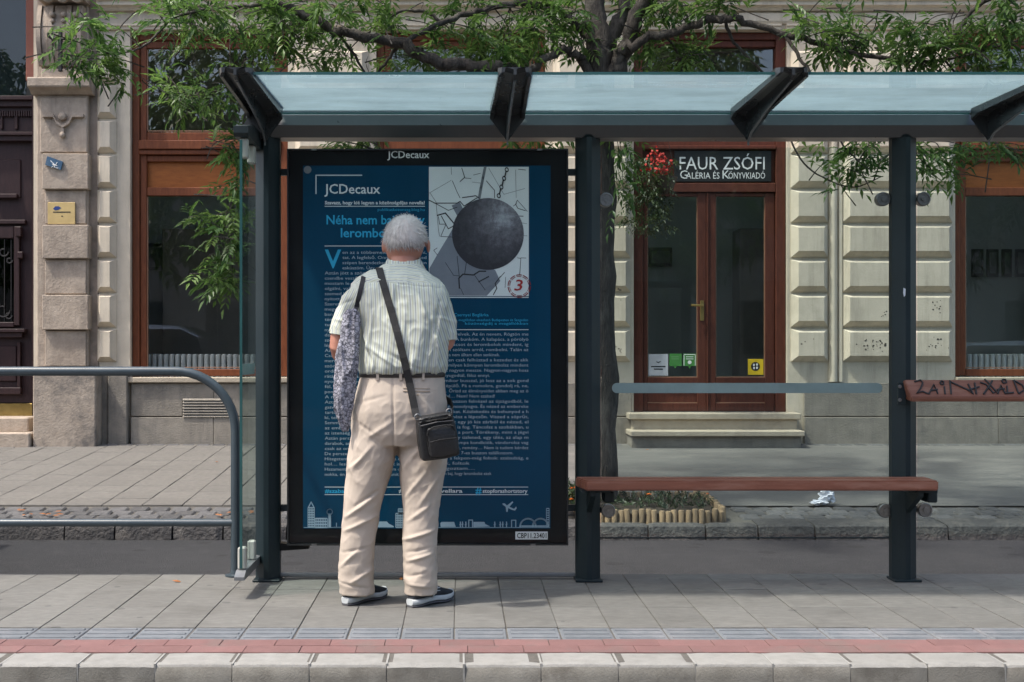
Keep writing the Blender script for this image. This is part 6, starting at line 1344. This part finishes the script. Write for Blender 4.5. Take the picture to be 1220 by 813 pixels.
band('handle', hp, .020, .003, M_hand, tb_, [Vector((0, 0, 1)), Vector((0, -.4, 1))] + [Vector((0, -1, 0))] * 10)
h2 = [hp[0], Vector((mx_(432), 5.585, mz_(350))), Vector((mx_(420), 5.56, mz_(372))), Vector((mx_(405), 5.5, mz_(385))), Vector((mx_(402), 5.43, mz_(385))), Vector((mx_(414), 5.385, mz_(378)))]
# ------------------------------------------------------------------ across the street, behind the camera: what the panes mirror
M_opp = mat('opposite_render', (.26, .235, .2), (.21, .19, .16), scale=2, rough=.9)
ob_ = thing('opposite_house', 'long plain rendered house across the street, mirrored in the glass', 'building', (0, -22, -.3))
MB().box(-34, 34, -34, -22, -.3, 8.2).build('wall', M_opp, ob_)
MB().prism([(-34.5, 8.2), (-21.3, 8.2), (-21.3, 8.5), (-28, 10.5)], 'x', -34.4, 34.4).build('roof', mat('roof_tile', (.2, .085, .055), rough=.85), ob_)
wn_ = MB().box(-.6, .6, -.05, .05, 0, 2.0); first = None
for j in range(2):
    for i in range(20):
        loc = (-32 + 3.35 * i, -21.97, 1.0 + 3.7 * j)
        if first is None: first = wn_.build('window', mat('dark_pane', (.03, .035, .04), rough=.1), ob_, origin=(0, 0, 0)); first.location = Vector(loc) - WL[ob_]
        else: share('window', first, ob_, loc)
M_leaf2 = leaf_material('lime_leaf', (.025, .06, .014), (.09, .15, .035), .3); tl = Leaves(91); r6 = random.Random(44)
proto = None
for k, X in enumerate((-14, -7.0, 6.5, 13.5)):
    labs = ('leftmost', 'second from left', 'second from right', 'rightmost')
    t_ = thing('opposite_tree', 'leafy street tree across the road, %s of its row, seen mirrored' % labs[k], 'tree', (X, -9.5, -.3), 'trees across the road')
    if proto is None:
        tk = MB().tube([(X, -9.5, -.3), (X + .05, -9.5, 1.5), (X - .05, -9.45, 3.2), (X, -9.5, 5.5)], [.2, .16, .14, .06], 10).build('trunk', M_bark, t_)
        for _ in range(900):
            while True:
                u, w, h = r6.uniform(-1, 1), r6.uniform(-1, 1), r6.uniform(-1, 1)
                if u * u + w * w + h * h < 1: break
            p = Vector((X + u * 2.7, -9.5 + w * 2.6, 5.2 + h * 3.0)); d = Vector((r6.gauss(0, 1), r6.gauss(0, 1), r6.gauss(0, .5) - .3))
            tl.compound(p, d, .5, 3, .13, .3, .5)
        cr_ = tl.build('crown', M_leaf2, t_); proto = (tk, cr_); t_.scale = (1, 1, 1.25)
        for q in range(7):
            a = q * .9; MB().tube([(X, -9.5, 2.6 + .2 * q), (X + 1.0 * math.cos(a), -9.5 + .8 * math.sin(a), 4.0 + .25 * q), (X + 2.0 * math.cos(a), -9.5 + 1.6 * math.sin(a), 5.6 + .35 * q)], [.07, .045, .015], 7).build('limb', M_bark, t_)
    else:
        for s_ in proto:
            o = bpy.data.objects.new(s_.name.split('.')[0], s_.data); C.objects.link(o); o.parent = t_; o.location = s_.location
        t_.rotation_euler.z = k * 1.1; t_.scale = (1, 1, 1.22 + .05 * (k % 3))

# ------------------------------------------------------------------ cars waiting in the lane, out of the picture but mirrored in the shop windows
M_tyre = mat('tyre', (.02, .02, .021), rough=.85); M_rim = mat('wheel_rim', (.35, .36, .37), rough=.35, metal=.8); M_cglass = mat('car_glass', (.02, .025, .03), (.015, .02, .025), rough=.06, spec=.8)
def car(name, label, xr, flip, H, Lc, paint):
    """xr is the tail; the bonnet points away from the picture"""
    s = -1 if not flip else 1; Yc, hw, z0 = 7.35, .88, -.2
    t_ = thing(name, label, 'car', (xr + s * Lc / 2, Yc, z0), 'cars waiting beside the platform')
    X = lambda a: xr + s * a * Lc
    low = [(0, .32), (.01, .75 * H * .72), (.03, H * .6), (.34, H * .61), (.66, H * .6), (.9, H * .5), (.985, H * .42), (1, .3), (.93, .22), (.07, .22)]
    mb = MB(); rings = []
    for dy, k in ((-hw, .93), (-hw * .97, .985), (-hw * .8, 1.0), (hw * .8, 1.0), (hw * .97, .985), (hw, .93)): rings.append([Vector((X(.5 + (a - .5) * (1 if abs(dy) < hw * .9 else .985)), Yc + dy, z0 + .22 + (b - .22) * k)) for a, b in low])
    body_ = autosmooth(mb.loft(rings).build('body', paint, t_), 35)
    top = [(.02, H * .6), (.06, H * .88), (.12, H * .975), (.3, H), (.48, H * .965), (.57, H * .86), (.70, H * .6)]
    mb = MB(); mb.loft([[Vector((X(a), Yc + dy * (1 - .2 * (b - H * .6) / (H * .4)), z0 + (b if abs(dy) < .7 else min(b, H * .95)))) for a, b in top] for dy in (-hw * .94, -hw * .72, hw * .72, hw * .94)])
    autosmooth(mb.build('cabin', paint, t_), 30)
    for sd_ in (-1, 1):
        for (a0, a1) in ((.1, .27), (.29, .45), (.47, .56)):
            q = []
            for (a, b) in ((a0, .64), (a1 + (.1 if a0 > .4 else .02), .64), (a1, .9 if a0 < .4 else .84), (a0 + .02, .9)):
                dy = hw * .94 * (1 - .2 * (b * H - H * .6) / (H * .4)) + .006; q.append(Vector((X(a), Yc + sd_ * dy, z0 + b * H)))
            n_ = Vector((0, -sd_ * .012, 0)); MB().add(q + [v + n_ for v in q], [(0, 1, 2, 3), (7, 6, 5, 4), (0, 4, 5, 1), (1, 5, 6, 2), (2, 6, 7, 3), (3, 7, 4, 0)]).build('side_window', M_cglass, t_)
        for a in (.18, .81):
            c = Vector((X(a), Yc + sd_ * (hw - .1), z0 + .32)); w_ = autosmooth(MB().lathe([(.2, -.1), (.3, -.11), (.325, -.08), (.325, .08), (.3, .11), (.2, .1)], c, 'y', 24).build('wheel', M_tyre, t_)); MB().lathe([(.2, -.09), (.19, -.06), (.05, -.1), (.05, .1), (.19, .06), (.2, .09)], c, 'y', 18).build('rim', M_rim, w_)
        MB().box(X(.985), X(1.0) , Yc + sd_ * .5, Yc + sd_ * .8, z0 + H * .4, z0 + H * .47, .01).build('headlight', mat('lamp_glass', (.7, .72, .74), rough=.15), t_)
        MB().box(X(-.004), X(.02), Yc + sd_ * .62, Yc + sd_ * .84, z0 + H * .44, z0 + H * .6, .01).build('tail_light', mat('tail_red', (.35, .01, .01), rough=.2), t_)
        MB().box(X(.53), X(.56), Yc + sd_ * (hw - .02), Yc + sd_ * (hw + .16), z0 + H * .6, z0 + H * .69, .03).build('mirror', paint, t_)
M_cp = mat('black_car_paint', (.014, .016, .02), (.012, .013, .017), rough=.14, spec=.7, coat=.6); M_cp2 = mat('grey_car_paint', (.16, .17, .18), (.14, .15, .16), rough=.16, spec=.7, coat=.6)
car('parked_car', 'tall black car waiting left of the platform, mirrored in the left shop window', -3.5, False, 1.7, 4.3, M_cp)
car('parked_car', 'grey car waiting right of the shelter, mirrored in the right shop window', 6.9, True, 1.45, 4.4, M_cp2)
